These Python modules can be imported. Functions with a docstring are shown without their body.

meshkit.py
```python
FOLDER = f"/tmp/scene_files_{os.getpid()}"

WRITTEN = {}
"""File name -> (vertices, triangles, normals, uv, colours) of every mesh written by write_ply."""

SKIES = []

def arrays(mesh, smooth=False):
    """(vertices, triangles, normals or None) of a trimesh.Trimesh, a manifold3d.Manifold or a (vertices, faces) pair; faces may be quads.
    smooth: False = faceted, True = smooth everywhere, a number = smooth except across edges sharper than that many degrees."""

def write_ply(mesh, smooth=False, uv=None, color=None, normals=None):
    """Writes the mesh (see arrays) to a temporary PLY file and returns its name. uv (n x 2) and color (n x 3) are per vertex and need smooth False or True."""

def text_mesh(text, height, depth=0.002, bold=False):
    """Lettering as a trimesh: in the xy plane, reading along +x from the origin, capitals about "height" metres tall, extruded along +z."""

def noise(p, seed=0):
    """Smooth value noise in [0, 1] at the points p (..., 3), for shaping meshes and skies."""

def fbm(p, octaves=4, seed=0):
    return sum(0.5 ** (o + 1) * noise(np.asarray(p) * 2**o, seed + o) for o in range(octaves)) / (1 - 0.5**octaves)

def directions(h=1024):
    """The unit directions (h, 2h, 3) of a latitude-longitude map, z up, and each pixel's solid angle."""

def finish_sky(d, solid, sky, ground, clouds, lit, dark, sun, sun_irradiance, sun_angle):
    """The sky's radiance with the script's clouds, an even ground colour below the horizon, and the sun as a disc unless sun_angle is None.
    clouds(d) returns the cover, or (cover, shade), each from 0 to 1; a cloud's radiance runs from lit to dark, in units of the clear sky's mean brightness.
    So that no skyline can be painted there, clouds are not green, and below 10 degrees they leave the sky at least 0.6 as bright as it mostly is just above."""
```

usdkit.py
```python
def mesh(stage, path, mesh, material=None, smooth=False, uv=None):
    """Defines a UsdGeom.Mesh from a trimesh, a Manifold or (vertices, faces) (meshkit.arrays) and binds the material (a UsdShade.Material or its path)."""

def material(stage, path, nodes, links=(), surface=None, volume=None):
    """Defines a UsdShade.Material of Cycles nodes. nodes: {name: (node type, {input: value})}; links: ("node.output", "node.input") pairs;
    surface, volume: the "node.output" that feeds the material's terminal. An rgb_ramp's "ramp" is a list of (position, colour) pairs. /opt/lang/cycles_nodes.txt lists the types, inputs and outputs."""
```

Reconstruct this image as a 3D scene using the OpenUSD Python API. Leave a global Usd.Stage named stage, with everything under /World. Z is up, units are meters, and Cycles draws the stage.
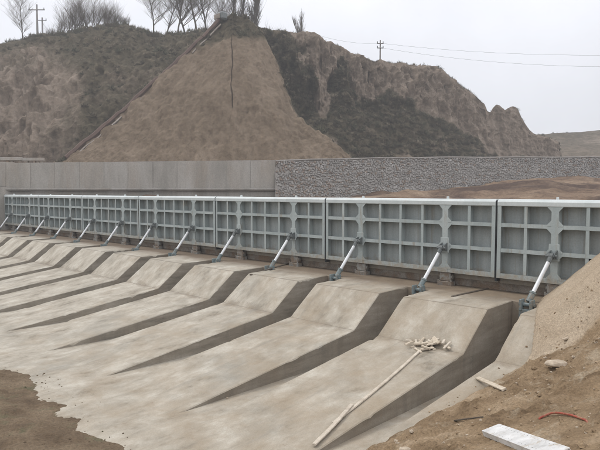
import math, random
import numpy as np, trimesh
from shapely.geometry import Polygon, box as sbox
from shapely.ops import unary_union
from pxr import Usd, UsdGeom, UsdLux, UsdShade, Gf, Sdf, Vt
import usdkit, meshkit

stage = Usd.Stage.CreateInMemory()
UsdGeom.SetStageUpAxis(stage, UsdGeom.Tokens.z)
UsdGeom.SetStageMetersPerUnit(stage, 1.0)
UsdGeom.Xform.Define(stage, '/World')
UsdGeom.Scope.Define(stage, '/World/Looks')
V = np.array

# ------------------------------------------------------------------ camera, sky, sun
CAM = V([6.82, -14.369, 2.255]); YAW = math.radians(44.259); PITCH = math.radians(-3.295); FPX = 575.27
Fh = V([-math.sin(YAW), math.cos(YAW), 0]); Rh = V([math.cos(YAW), math.sin(YAW), 0])
fwd = Fh * math.cos(PITCH) + V([0, 0, math.sin(PITCH)]); upv = np.cross(Rh, fwd)
cam = UsdGeom.Camera.Define(stage, '/World/camera')
cam.CreateHorizontalApertureAttr(36.0); cam.CreateVerticalApertureAttr(27.0)
cam.CreateFocalLengthAttr(36.0 * FPX / 600); cam.CreateClippingRangeAttr(Gf.Vec2f(0.1, 3000))
m = Gf.Matrix4d(*Rh, 0, *upv, 0, *(-fwd), 0, *CAM, 1)
cam.AddTransformOp().Set(m)
cam.CreateExposureAttr(0.0)

SUN_DIR = V([-0.62, -0.30, 0.95]); SUN_DIR = SUN_DIR / np.linalg.norm(SUN_DIR)
sun_el = math.asin(SUN_DIR[2]); sun_rot = math.atan2(SUN_DIR[0], SUN_DIR[1])
skym = usdkit.material(stage, '/World/Looks/sky_look', {
    's': ('sky_texture', {'sky_type': 'single_scattering', 'sun_disc': False, 'sun_elevation': sun_el, 'sun_rotation': sun_rot}),
    'tc': ('texture_coordinate', {}), 'xyz': ('separate_xyz', {}),
    'z': ('math', {'math_type': 'maximum', 'value2': 0.0}),
    'g': ('math', {'math_type': 'multiply_add', 'value2': 15.2, 'value3': 5.8}),
    'n': ('noise_texture', {'scale': 2.2, 'detail': 5, 'roughness': 0.55}),
    'nm': ('map_range', {'from_min': 0.3, 'from_max': 0.7, 'to_min': 0.90, 'to_max': 1.10}),
    'gm': ('math', {'math_type': 'multiply'}),
    'c': ('vector_math', {'math_type': 'scale', 'vector1': (0.965, 0.975, 1.03)}),
    'mx': ('mix_color', {'fac': 0.93, 'use_clamp': False}),
    'b': ('background_shader', {'strength': 0.1})},
    [('tc.generated', 'xyz.vector'), ('xyz.z', 'z.value1'), ('z.value', 'g.value1'), ('tc.generated', 'n.vector'),
     ('n.fac', 'nm.value'), ('g.value', 'gm.value1'), ('nm.result', 'gm.value2'), ('gm.value', 'c.scale'),
     ('s.color', 'mx.a'), ('c.vector', 'mx.b'), ('mx.result', 'b.color')], surface='b.background')
dome = UsdLux.DomeLight.Define(stage, '/World/sky')
UsdShade.MaterialBindingAPI.Apply(dome.GetPrim()).Bind(skym)
dome.GetPrim().SetCustomDataByKey('kind', 'structure')
sun = UsdLux.DistantLight.Define(stage, '/World/sun')
sun.CreateIntensityAttr(0.34); sun.CreateAngleAttr(15.0); sun.CreateNormalizeAttr(True); sun.CreateColorAttr(Gf.Vec3f(1, 0.95, 0.87))
zc = SUN_DIR; xc = np.cross([0, 0, 1.0], zc); xc /= np.linalg.norm(xc); yc = np.cross(zc, xc)
sun.AddTransformOp().Set(Gf.Matrix4d(*xc, 0, *yc, 0, *zc, 0, 0, 0, 60, 1))

# ------------------------------------------------------------------ helpers
_used = {}
def free(path):
    n = _used.get(path, -1) + 1
    _used[path] = n
    return path if n == 0 else f'{path}_{n:03d}'
def tag(p, label=None, cat=None, group=None, kind=None):
    p = p.GetPrim() if hasattr(p, 'GetPrim') else p
    for k, v in (('label', label), ('category', cat), ('group', group), ('kind', kind)):
        if v: p.SetCustomDataByKey(k, v)
    return p
def thing(name, label, cat, loc=(0, 0, 0), rotz=0, group=None):
    x = UsdGeom.Xform.Define(stage, free('/World/' + name))
    x.AddTranslateOp().Set(Gf.Vec3d(*map(float, loc)))
    if rotz: x.AddRotateZOp().Set(float(rotz))
    return tag(x, label, cat, group)
def obj(name, mesh, mat, parent=None, smooth=False, prim=None):
    base = str(parent.GetPath()) if parent is not None else '/World'
    g = usdkit.mesh(stage, free(base + '/' + name), mesh, mat, smooth=smooth)
    for k, a in (prim or {}).items():
        UsdGeom.PrimvarsAPI(g).CreatePrimvar(k, Sdf.ValueTypeNames.FloatArray, 'vertex').Set(Vt.FloatArray.FromNumpy(np.asarray(a, np.float32)))
    return g.GetPrim()
def dup(root, loc, label=None, group=None):
    was = root.GetCustomData()
    r = thing(str(root.GetPath()).split('/')[-1].rstrip('_0123456789'), label or was['label'], was['category'], loc, 0, group or was.get('group'))
    r.GetReferences().AddInternalReference(root.GetPath()); r.SetInstanceable(True)
    return r
def bx(x0, x1, y0, y1, z0, z1):
    b = trimesh.creation.box([x1 - x0, y1 - y0, z1 - z0]); b.apply_translation([(x0 + x1) / 2, (y0 + y1) / 2, (z0 + z1) / 2]); return b
def cbx(x0, x1, y0, y1, z0, z1, c=0.01):
    """box with chamfered edges (hull)"""
    p = []
    for sx, a in ((1, x0), (-1, x1)):
        for sy, b in ((1, y0), (-1, y1)):
            for sz, d in ((1, z0), (-1, z1)):
                p += [(a, b + sy * c, d + sz * c), (a + sx * c, b, d + sz * c), (a + sx * c, b + sy * c, d)]
    return trimesh.convex.convex_hull(V(p))
def join(ms): return trimesh.util.concatenate(ms)
def cyl(p, q, r, n=16):
    return trimesh.creation.cylinder(radius=r, segment=[p, q], sections=n)
def tube(pts, rad, n=5):
    pts = V(pts, ) if not isinstance(pts, np.ndarray) else pts
    pts = np.asarray(pts, float); k = len(pts); rad = np.broadcast_to(rad, k)
    t = np.gradient(pts, axis=0); t /= np.maximum(np.linalg.norm(t, axis=1, keepdims=True), 1e-9)
    ref = V([0, 0, 1.0]) if abs(t[0, 2]) < 0.9 else V([1.0, 0, 0])
    a = np.cross(t, ref); a /= np.maximum(np.linalg.norm(a, axis=1, keepdims=True), 1e-9); b = np.cross(t, a)
    th = np.arange(n) / n * 2 * np.pi
    v = (pts[:, None] + rad[:, None, None] * (a[:, None] * np.cos(th)[None, :, None] + b[:, None] * np.sin(th)[None, :, None])).reshape(-1, 3)
    f = []
    for i in range(k - 1):
        for j in range(n):
            p, q = i * n + j, i * n + (j + 1) % n
            f += [(p, q, q + n), (p, q + n, p + n)]
    for j in range(1, n - 1): f += [(0, j + 1, j), ((k - 1) * n, (k - 1) * n + j, (k - 1) * n + j + 1)]
    return v, V(f)
def cat(parts):
    vs, fs, n = [], [], 0
    for v, f in parts:
        vs.append(v); fs.append(np.asarray(f) + n); n += len(v)
    return np.vstack(vs), np.vstack(fs)
def ext(poly, y0, y1):
    """polygon in (x,z) extruded from y0 to y1"""
    geoms = getattr(poly, 'geoms', [poly]); out = []
    for g in geoms:
        e = trimesh.creation.extrude_polygon(g, y1 - y0, engine='earcut')
        e.vertices = np.c_[e.vertices[:, 0], y1 - e.vertices[:, 2], e.vertices[:, 1]]
        out.append(e)
    return join(out)
def extx(poly, x0, x1):
    """polygon in (y,z) extruded along x"""
    e = trimesh.creation.extrude_polygon(poly, x1 - x0, engine='earcut')
    e.vertices = np.c_[x0 + e.vertices[:, 2], e.vertices[:, 0], e.vertices[:, 1]]
    return e
def grid_faces(nu, nv):
    i, j = np.meshgrid(np.arange(nu - 1), np.arange(nv - 1), indexing='ij'); a = (i * nv + j).ravel()
    return np.vstack([np.c_[a, a + nv, a + nv + 1], np.c_[a, a + nv + 1, a + 1]])
def nz(p, scale, octv=4, seed=0):
    return meshkit.fbm(np.asarray(p) * scale, octv, seed) - 0.5
def rdz(v, d):
    """height of a point at horizontal distance d seen at photo row v (from the calibrated camera position)"""
    a = (225 - v) / FPX; c, s = math.cos(PITCH), math.sin(-PITCH)
    return CAM[2] + d * (a * c - s) / (c + a * s)
def pt(u, d, z):
    """world point at distance d along the valley axis, bearing u, height z"""
    c, s = math.cos(PITCH), math.sin(-PITCH)
    u, d, z = np.broadcast_arrays(np.asarray(u, float), np.asarray(d, float), np.asarray(z, float))
    depth = d * c - (z - CAM[2]) * s
    r = (u - 300) / FPX * depth
    return CAM * V([1, 1, 0]) + Fh * d[..., None] + Rh * r[..., None] + V([0, 0, 1.0]) * z[..., None]

# ------------------------------------------------------------------ materials
def mat(name, ramp, scale=1.5, stretch=(1, 1, 1), rough=0.9, bump=0.25, bscale=30, bdist=0.02, detail=8, fine=0.35, fscale=40, spec=0.3, metallic=0, veg=None, vegramp=None, coord='pos', splash=None, distortion=0.3, dirt=None, rampat=(0.3, 0.7)):
    lo, hi = rampat
    st = [(lo + (hi - lo) * i / max(1, len(ramp) - 1), c) for i, c in enumerate(ramp)]
    nodes = {
        'geo': ('geometry', {}), 'tc': ('texture_coordinate', {}),
        'map': ('mapping', {'scale': stretch}),
        'n1': ('noise_texture', {'scale': scale, 'detail': detail, 'roughness': 0.62, 'distortion': distortion}),
        'n2': ('noise_texture', {'scale': fscale, 'detail': 4, 'roughness': 0.7}),
        'r1': ('rgb_ramp', {'ramp': st}),
        'f2': ('map_range', {'from_min': 0.25, 'from_max': 0.75, 'to_min': 1 - fine, 'to_max': 1 + fine}),
        'sc': ('vector_math', {'math_type': 'scale'}),
        'nb': ('noise_texture', {'scale': bscale, 'detail': 6, 'roughness': 0.65}),
        'bp': ('bump', {'strength': bump, 'distance': bdist}),
        'p': ('principled_bsdf', {'roughness': rough, 'specular_ior_level': spec, 'metallic': metallic})}
    src = 'geo.position' if coord == 'pos' else 'tc.object'
    links = [(src, 'map.vector'), ('map.vector', 'n1.vector'), (src, 'n2.vector'), ('n1.fac', 'r1.fac'), ('n2.fac', 'f2.value'),
             ('f2.result', 'sc.scale'), (src, 'nb.vector'), ('nb.fac', 'bp.height'), ('bp.normal', 'p.normal')]
    col = 'r1.color'
    if veg:
        nodes |= {'at': ('attribute', {'attribute': veg}),
                  'nv': ('noise_texture', {'scale': 0.4, 'detail': 9, 'roughness': 0.78}),
                  'va': ('math', {'math_type': 'add'}),
                  'vr': ('map_range', {'from_min': 0.78, 'from_max': 1.2, 'to_min': 0, 'to_max': 1, 'clamp': True}),
                  'rv': ('rgb_ramp', {'ramp': [(0.3, vegramp[0]), (0.55, vegramp[1]), (0.75, vegramp[2])]}),
                  'nw': ('noise_texture', {'scale': 1.3, 'detail': 8, 'roughness': 0.75}),
                  'mv': ('mix_color', {})}
        links += [('geo.position', 'nv.vector'), ('at.fac', 'va.value1'), ('nv.fac', 'va.value2'), ('va.value', 'vr.value'), ('vr.result', 'mv.fac'),
                  ('geo.position', 'nw.vector'), ('nw.fac', 'rv.fac'), ('r1.color', 'mv.a'), ('rv.color', 'mv.b')]
        col = 'mv.result'
    if dirt:
        # dirt = (noise scale, lo, hi, colour): patches of another colour with their own outline
        ds, dl, dh, dc, dst = dirt
        nodes |= {'mpd': ('mapping', {'scale': dst, 'location': (3.1, 7.7, 1.3)}), 'nd': ('noise_texture', {'scale': ds, 'detail': 9, 'roughness': 0.68, 'distortion': 0.6}),
                  'dr': ('map_range', {'from_min': dl, 'from_max': dh, 'to_min': 0, 'to_max': 1, 'clamp': True}), 'dm': ('mix_color', {'b': dc})}
        links += [(src, 'mpd.vector'), ('mpd.vector', 'nd.vector'), ('nd.fac', 'dr.value'), ('dr.result', 'dm.fac'), (col, 'dm.a')]
        col = 'dm.result'
    if splash:
        nodes |= {'sx': ('separate_xyz', {}), 'sn': ('noise_texture', {'scale': 6.0, 'detail': 9, 'roughness': 0.75}), 'sm': ('math', {'math_type': 'multiply_add', 'value2': -1.3}),
                  'sr': ('map_range', {'from_min': -0.42, 'from_max': -0.72, 'to_min': 0, 'to_max': 0.7, 'clamp': True}), 'sd': ('mix_color', {'b': splash})}
        links += [('geo.position', 'sx.vector'), ('geo.position', 'sn.vector'), ('sn.fac', 'sm.value1'), ('sx.z', 'sm.value3'), ('sm.value', 'sr.value'), ('sr.result', 'sd.fac'), (col, 'sd.a')]
        col = 'sd.result'
    links += [(col, 'sc.vector1'), ('sc.vector', 'p.base_color')]
    return usdkit.material(stage, '/World/Looks/' + name, nodes, links, surface='p.BSDF')

def concrete_top(name, walls=False):
    """apron concrete: pale cement skin, streaks along the flow, grey stains, brown mud drifted against the gate"""
    nodes = {
        'geo': ('geometry', {}), 'm1': ('mapping', {'scale': (1.0, 0.6, 0.6)}), 'xyz': ('separate_xyz', {}),
        'n1': ('noise_texture', {'scale': 1.9, 'detail': 12, 'roughness': 0.70, 'distortion': 0.15}),
        'r1': ('rgb_ramp', {'ramp': [(0.30, (0.145, 0.125, 0.094)), (0.41, (0.255, 0.227, 0.18)), (0.54, (0.328, 0.298, 0.244)), (0.70, (0.43, 0.40, 0.34))]}),
        'n2': ('noise_texture', {'scale': 0.5, 'detail': 8, 'roughness': 0.65}),
        'r2': ('map_range', {'from_min': 0.52, 'from_max': 0.72, 'to_min': 0, 'to_max': 0.75, 'clamp': True}),
        'mx2': ('mix_color', {'b': (0.20, 0.187, 0.155)}),
        'n3': ('noise_texture', {'scale': 1.4, 'detail': 8, 'roughness': 0.7}),
        'yn': ('math', {'math_type': 'multiply_add', 'value2': 1.1}),
        'yr': ('map_range', {'from_min': -0.95, 'from_max': -0.05, 'to_min': 0, 'to_max': 0.9, 'clamp': True}),
        'mx3': ('mix_color', {'b': (0.125, 0.09, 0.06)}),
        'bx': ('map_range', {'from_min': -16.0, 'from_max': 3.0, 'to_min': -0.12, 'to_max': 0.16}),
        'bn': ('noise_texture', {'scale': 1.1, 'detail': 9, 'roughness': 0.68, 'distortion': 0.3}), 'ba': ('math', {'math_type': 'add'}),
        'br': ('map_range', {'from_min': 0.46, 'from_max': 0.80, 'to_min': 0, 'to_max': 0.75, 'clamp': True}), 'mxb': ('mix_color', {'b': (0.235, 0.185, 0.125)}),
        'mr': ('mapping', {'scale': (5.0, 0.35, 0.35)}), 'rn': ('noise_texture', {'scale': 1.0, 'detail': 6, 'roughness': 0.6}),
        'rr': ('map_range', {'from_min': 0.56, 'from_max': 0.74, 'to_min': 0, 'to_max': 0.42, 'clamp': True}), 'mxr': ('mix_color', {'b': (0.17, 0.155, 0.128)}),
        'n5': ('noise_texture', {'scale': 5.0, 'detail': 8, 'roughness': 0.75}),
        'r5': ('map_range', {'from_min': 0.60, 'from_max': 0.74, 'to_min': 0, 'to_max': 0.7, 'clamp': True}),
        'mx5': ('mix_color', {'b': (0.18, 0.13, 0.085)}),
        'kd': ('math', {'math_type': 'add', 'value2': 3.29}), 'ka': ('math', {'math_type': 'absolute'}),
        'kn': ('noise_texture', {'scale': 2.3, 'detail': 7, 'roughness': 0.7}),
        'kw': ('math', {'math_type': 'multiply_add', 'value2': -0.95, 'value3': 0.40}), 'ks': ('math', {'math_type': 'add'}),
        'kr': ('map_range', {'from_min': 0.10, 'from_max': -0.10, 'to_min': 0, 'to_max': 0.62, 'clamp': True}),
        'mxk': ('mix_color', {'b': (0.16, 0.13, 0.095)}),
        'j1': ('math', {'math_type': 'add', 'value2': 2.19}), 'j1a': ('math', {'math_type': 'absolute'}), 'j2': ('math', {'math_type': 'add', 'value2': 3.255}), 'j2a': ('math', {'math_type': 'absolute'}),
        'jm': ('math', {'math_type': 'minimum'}), 'jr': ('map_range', {'from_min': 0.016, 'from_max': 0.006, 'to_min': 0, 'to_max': 0.55, 'clamp': True}), 'mxj': ('mix_color', {'b': (0.10, 0.085, 0.065)}),
        'n4': ('noise_texture', {'scale': 45, 'detail': 5, 'roughness': 0.75}),
        'f4': ('map_range', {'from_min': 0.25, 'from_max': 0.75, 'to_min': 0.86, 'to_max': 1.14}),
        'sc': ('vector_math', {'math_type': 'scale'}),
        'nb': ('noise_texture', {'scale': 22, 'detail': 7, 'roughness': 0.7}),
        'bp': ('bump', {'strength': 0.3, 'distance': 0.03}),
        'p': ('principled_bsdf', {'roughness': 0.88, 'specular_ior_level': 0.3})}
    links = [('geo.position', 'm1.vector'), ('geo.position', 'xyz.vector'), ('m1.vector', 'n1.vector'), ('n1.fac', 'r1.fac'),
             ('geo.position', 'n2.vector'), ('n2.fac', 'r2.value'), ('r2.result', 'mx2.fac'), ('r1.color', 'mx2.a'),
             ('geo.position', 'n3.vector'), ('n3.fac', 'yn.value1'), ('xyz.y', 'yn.value3'), ('yn.value', 'yr.value'), ('yr.result', 'mx3.fac'), ('mx2.result', 'mx3.a'),
             ('geo.position', 'n5.vector'), ('n5.fac', 'r5.value'), ('r5.result', 'mx5.fac'), ('mx3.result', 'mxk.a'), ('xyz.y', 'kd.value1'), ('kd.value', 'ka.value1'), ('geo.position', 'kn.vector'), ('kn.fac', 'kw.value1'), ('ka.value', 'ks.value1'), ('kw.value', 'ks.value2'), ('ks.value', 'kr.value'), ('kr.result', 'mxk.fac'), ('mxk.result', 'mxj.a'), ('xyz.y', 'j1.value1'), ('j1.value', 'j1a.value1'), ('xyz.y', 'j2.value1'), ('j2.value', 'j2a.value1'), ('j1a.value', 'jm.value1'), ('j2a.value', 'jm.value2'), ('jm.value', 'jr.value'), ('jr.result', 'mxj.fac'), ('mxj.result', 'mxb.a'), ('xyz.x', 'bx.value'), ('geo.position', 'bn.vector'), ('bx.result', 'ba.value1'), ('bn.fac', 'ba.value2'), ('ba.value', 'br.value'), ('br.result', 'mxb.fac'), ('mxb.result', 'mxr.a'), ('geo.position', 'mr.vector'), ('mr.vector', 'rn.vector'), ('rn.fac', 'rr.value'), ('rr.result', 'mxr.fac'), ('mxr.result', 'mx5.a'),
             ('geo.position', 'n4.vector'), ('n4.fac', 'f4.value'), ('f4.result', 'sc.scale'), ('mx5.result', 'sc.vector1'), ('sc.vector', 'p.base_color'),
             ('geo.position', 'nb.vector'), ('nb.fac', 'bp.height'), ('bp.normal', 'p.normal')]
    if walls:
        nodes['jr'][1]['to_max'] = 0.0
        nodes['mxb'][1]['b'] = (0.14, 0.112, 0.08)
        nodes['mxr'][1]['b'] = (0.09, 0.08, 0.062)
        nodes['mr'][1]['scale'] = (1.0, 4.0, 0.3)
        # board-marked, never floated: grey-brown cement skin, darkened to paint the slot shade into the colour
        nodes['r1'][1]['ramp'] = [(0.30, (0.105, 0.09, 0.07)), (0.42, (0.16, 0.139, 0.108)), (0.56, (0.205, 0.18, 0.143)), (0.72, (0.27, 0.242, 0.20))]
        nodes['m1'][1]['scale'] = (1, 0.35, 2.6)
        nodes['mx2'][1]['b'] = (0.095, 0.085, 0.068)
    return usdkit.material(stage, '/World/Looks/' + name, nodes, links, surface='p.BSDF')

CONC = concrete_top('apron_concrete')
CONCW = concrete_top('shaded_formed_concrete', True)  # board-marked darker copy of the apron concrete, shade of the slots in its colour
WALLC = mat('wall_concrete', [(0.16, 0.15, 0.13), (0.225, 0.21, 0.185), (0.275, 0.26, 0.235)], scale=0.7, stretch=(1, 1, 0.25), fscale=12, fine=0.18, bump=0.15, dirt=(0.5, 0.5, 0.85, (0.19, 0.15, 0.11), (1, 1, 0.2)))
SILLC = mat('sill_concrete', [(0.10, 0.09, 0.075), (0.17, 0.15, 0.125), (0.23, 0.21, 0.18)], scale=2.5, dirt=(1.5, 0.45, 0.62, (0.15, 0.105, 0.07), (1, 1, 1)))
STEEL = mat('gate_paint', [(0.225, 0.257, 0.25), (0.268, 0.30, 0.292), (0.315, 0.345, 0.335)], scale=1.2, stretch=(1.5, 1.5, 0.3), rough=0.5, bump=0.04, bscale=60, fscale=25, fine=0.10, spec=0.4, dirt=(3.4, 0.55, 0.76, (0.20, 0.165, 0.12), (1.6, 1, 0.20)), splash=(0.24, 0.19, 0.13))
SKIN = mat('gate_skin_paint', [(0.21, 0.232, 0.225), (0.26, 0.283, 0.275), (0.31, 0.33, 0.32)], scale=1.6, stretch=(3, 3, 0.25), rough=0.55, bump=0.05, bscale=40, fscale=25, fine=0.12, spec=0.4, dirt=(2.6, 0.55, 0.75, (0.19, 0.17, 0.135), (2.2, 1, 0.2)), splash=(0.22, 0.175, 0.12))
TOPB = mat('gate_top_paint', [(0.34, 0.37, 0.362), (0.395, 0.425, 0.415), (0.44, 0.465, 0.455)], scale=1.4, rough=0.42, bump=0.03, fscale=25, fine=0.07, spec=0.45, dirt=(2.0, 0.60, 0.8, (0.30, 0.28, 0.24), (1, 1, 1)))
DARKM = mat('dark_steel', [(0.06, 0.068, 0.066), (0.09, 0.10, 0.098), (0.12, 0.125, 0.12)], scale=8, rough=0.55, bump=0.1, spec=0.4)
BRACK = mat('bracket_paint', [(0.085, 0.115, 0.115), (0.125, 0.155, 0.155), (0.16, 0.185, 0.18)], scale=8, rough=0.5, bump=0.1, spec=0.4, dirt=(7, 0.5, 0.7, (0.2, 0.15, 0.1), (1, 1, 1)))
HINGE = mat('hinge_paint', [(0.13, 0.13, 0.12), (0.18, 0.18, 0.165), (0.22, 0.215, 0.195)], scale=4, rough=0.7, bump=0.1, dirt=(4, 0.42, 0.6, (0.14, 0.105, 0.075), (1, 1, 1)))
ROD = mat('bright_steel', [(0.44, 0.455, 0.46), (0.55, 0.56, 0.56), (0.62, 0.63, 0.63)], scale=4, rough=0.38, bump=0.03, fine=0.08, spec=0.5, metallic=0.35)
RUBBER = mat('seal_rubber', [(0.015, 0.016, 0.017), (0.03, 0.03, 0.03)], scale=6, rough=0.7, bump=0.1)
SOIL = mat('bank_soil', [(0.085, 0.056, 0.031), (0.15, 0.103, 0.06), (0.21, 0.15, 0.091), (0.28, 0.212, 0.14)], scale=1.1, bump=0.7, bscale=16, bdist=0.05, fscale=30, fine=0.4, rough=0.97, spec=0.15, dirt=(0.9, 0.54, 0.68, (0.30, 0.25, 0.18), (1, 1, 1)), veg='veg', vegramp=[(0.27, 0.21, 0.145), (0.335, 0.27, 0.195), (0.38, 0.32, 0.24)])
CLOD = mat('clod_soil', [(0.15, 0.10, 0.058), (0.23, 0.165, 0.10), (0.31, 0.24, 0.165)], scale=2.5, bump=0.5, bscale=30, fscale=40, fine=0.3, rough=0.97, spec=0.15)
SILT = mat('silt', [(0.07, 0.048, 0.029), (0.108, 0.077, 0.048), (0.15, 0.112, 0.073)], scale=1.6, bump=0.6, bscale=12, bdist=0.05, fscale=25, fine=0.35, rough=0.95, spec=0.2, dirt=(1.7, 0.55, 0.7, (0.085, 0.08, 0.045), (1, 1, 1)))
BED = mat('bed_soil', [(0.085, 0.055, 0.038), (0.15, 0.105, 0.072), (0.22, 0.165, 0.115)], scale=0.35, stretch=(1, 1, 3), bump=0.6, bscale=3, bdist=0.15, fscale=5, fine=0.35, rough=0.97, spec=0.1, dirt=(0.16, 0.47, 0.6, (0.062, 0.042, 0.032), (1, 1, 2)))
GROUND = mat('ground_soil', [(0.12, 0.095, 0.065), (0.19, 0.15, 0.105), (0.25, 0.2, 0.145)], scale=0.05, bump=0.4, bscale=2, bdist=0.1, fscale=3, fine=0.3, spec=0.1)
VEGR = [(0.036, 0.03, 0.019), (0.07, 0.058, 0.038), (0.13, 0.103, 0.069)]
LOESS = mat('loess_cut', [(0.10, 0.074, 0.05), (0.13, 0.098, 0.068), (0.152, 0.116, 0.082), (0.178, 0.138, 0.10)], scale=0.22, stretch=(2.2, 2.2, 0.22), bump=0.8, bscale=2.6, bdist=0.25, fscale=2.2, fine=0.22, rough=0.97, spec=0.1, veg='veg', vegramp=VEGR)
CLIFF = mat('loess_cliff', [(0.085, 0.067, 0.05), (0.13, 0.102, 0.077), (0.175, 0.139, 0.107), (0.22, 0.18, 0.142)], scale=0.4, stretch=(1.6, 1.6, 0.2), bump=0.8, bscale=1.3, bdist=0.35, fscale=1.8, fine=0.3, rough=0.97, spec=0.1, veg='veg', vegramp=VEGR)
SCRUB = [mat('scrub_dark', [(0.048, 0.041, 0.027), (0.09, 0.076, 0.051)], scale=0.8, fine=0.4, fscale=6, bump=0), mat('scrub_straw', [(0.095, 0.078, 0.054), (0.165, 0.137, 0.096)], scale=0.8, fine=0.4, fscale=6, bump=0), mat('scrub_olive', [(0.05, 0.049, 0.029), (0.082, 0.078, 0.05)], scale=0.8, fine=0.4, fscale=6, bump=0)]
BARK = mat('bark', [(0.05, 0.042, 0.035), (0.10, 0.088, 0.075)], scale=5, bump=0.4, spec=0.1)
TWIG = mat('twig_bark', [(0.09, 0.076, 0.064), (0.14, 0.12, 0.10)], scale=3, bump=0, spec=0.1)
POLEC = mat('pole_concrete', [(0.16, 0.15, 0.14), (0.22, 0.21, 0.2)], scale=2, bump=0.1)
STONES = [mat('rubble_grey', [(0.15, 0.14, 0.127), (0.205, 0.192, 0.176), (0.26, 0.246, 0.228)], scale=1.7, bump=0.4, bscale=12, fscale=9, fine=0.3),
          mat('rubble_pale', [(0.19, 0.177, 0.16), (0.25, 0.236, 0.217), (0.315, 0.30, 0.28)], scale=1.7, bump=0.4, bscale=12, fscale=9, fine=0.25),
          mat('rubble_brown', [(0.13, 0.10, 0.08), (0.185, 0.148, 0.12), (0.24, 0.2, 0.165)], scale=1.7, bump=0.4, bscale=12, fscale=9, fine=0.3)]
MORTAR = mat('mortar', [(0.155, 0.142, 0.125), (0.225, 0.207, 0.187)], scale=1.2, bump=0.4)
WOOD = mat('scrap_wood', [(0.30, 0.25, 0.185), (0.42, 0.36, 0.28), (0.52, 0.46, 0.37)], scale=5, stretch=(1, 1, 1), bump=0.2, bscale=60, fscale=70, fine=0.18)
WOODG = mat('weathered_wood', [(0.30, 0.255, 0.20), (0.42, 0.37, 0.30), (0.52, 0.465, 0.385)], scale=4, bump=0.3, bscale=50, fscale=60, fine=0.2)
WOODD = mat('dark_wood', [(0.05, 0.04, 0.03), (0.10, 0.08, 0.06)], scale=4, bump=0.3, bscale=50, fscale=60, fine=0.2)
PANEL = mat('white_panel', [(0.34, 0.335, 0.32), (0.46, 0.455, 0.44), (0.55, 0.545, 0.53)], scale=5, rough=0.55, bump=0.1, fscale=40, fine=0.08, spec=0.4, dirt=(5, 0.53, 0.68, (0.32, 0.27, 0.20), (1, 1, 1)))
REDH = mat('red_hose', [(0.20, 0.04, 0.025), (0.29, 0.065, 0.04)], scale=6, rough=0.5, bump=0.1, dirt=(9, 0.5, 0.7, (0.26, 0.17, 0.1), (1, 1, 1)))
ROCK = mat('pale_rock', [(0.25, 0.20, 0.145), (0.34, 0.28, 0.21), (0.42, 0.36, 0.285)], scale=5, bump=0.5, bscale=20, fscale=30, fine=0.25)

# ------------------------------------------------------------------ ground sheet and riverbed
g = np.linspace(-1, 1, 60); gx = np.sign(g) * np.abs(g) ** 2.2 * 900
X, Y = np.meshgrid(gx, gx, indexing='ij')
Z = -3.2 + 0 * X
tag(obj('ground', (np.c_[X.ravel(), Y.ravel(), Z.ravel()], grid_faces(60, 60)), GROUND), kind='structure')

# walls across the river: plan curve by bearing
def wall_d(u): return np.interp(u, [-60, 5, 275, 600, 800], [38.6, 40.6, 44.0, 56.0, 66.0])
def wall_topv(u): return np.interp(u, [-60, 5, 140, 275, 350, 440, 600, 800], [163, 163, 161.5, 160, 158, 156.8, 156.5, 157])

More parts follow.
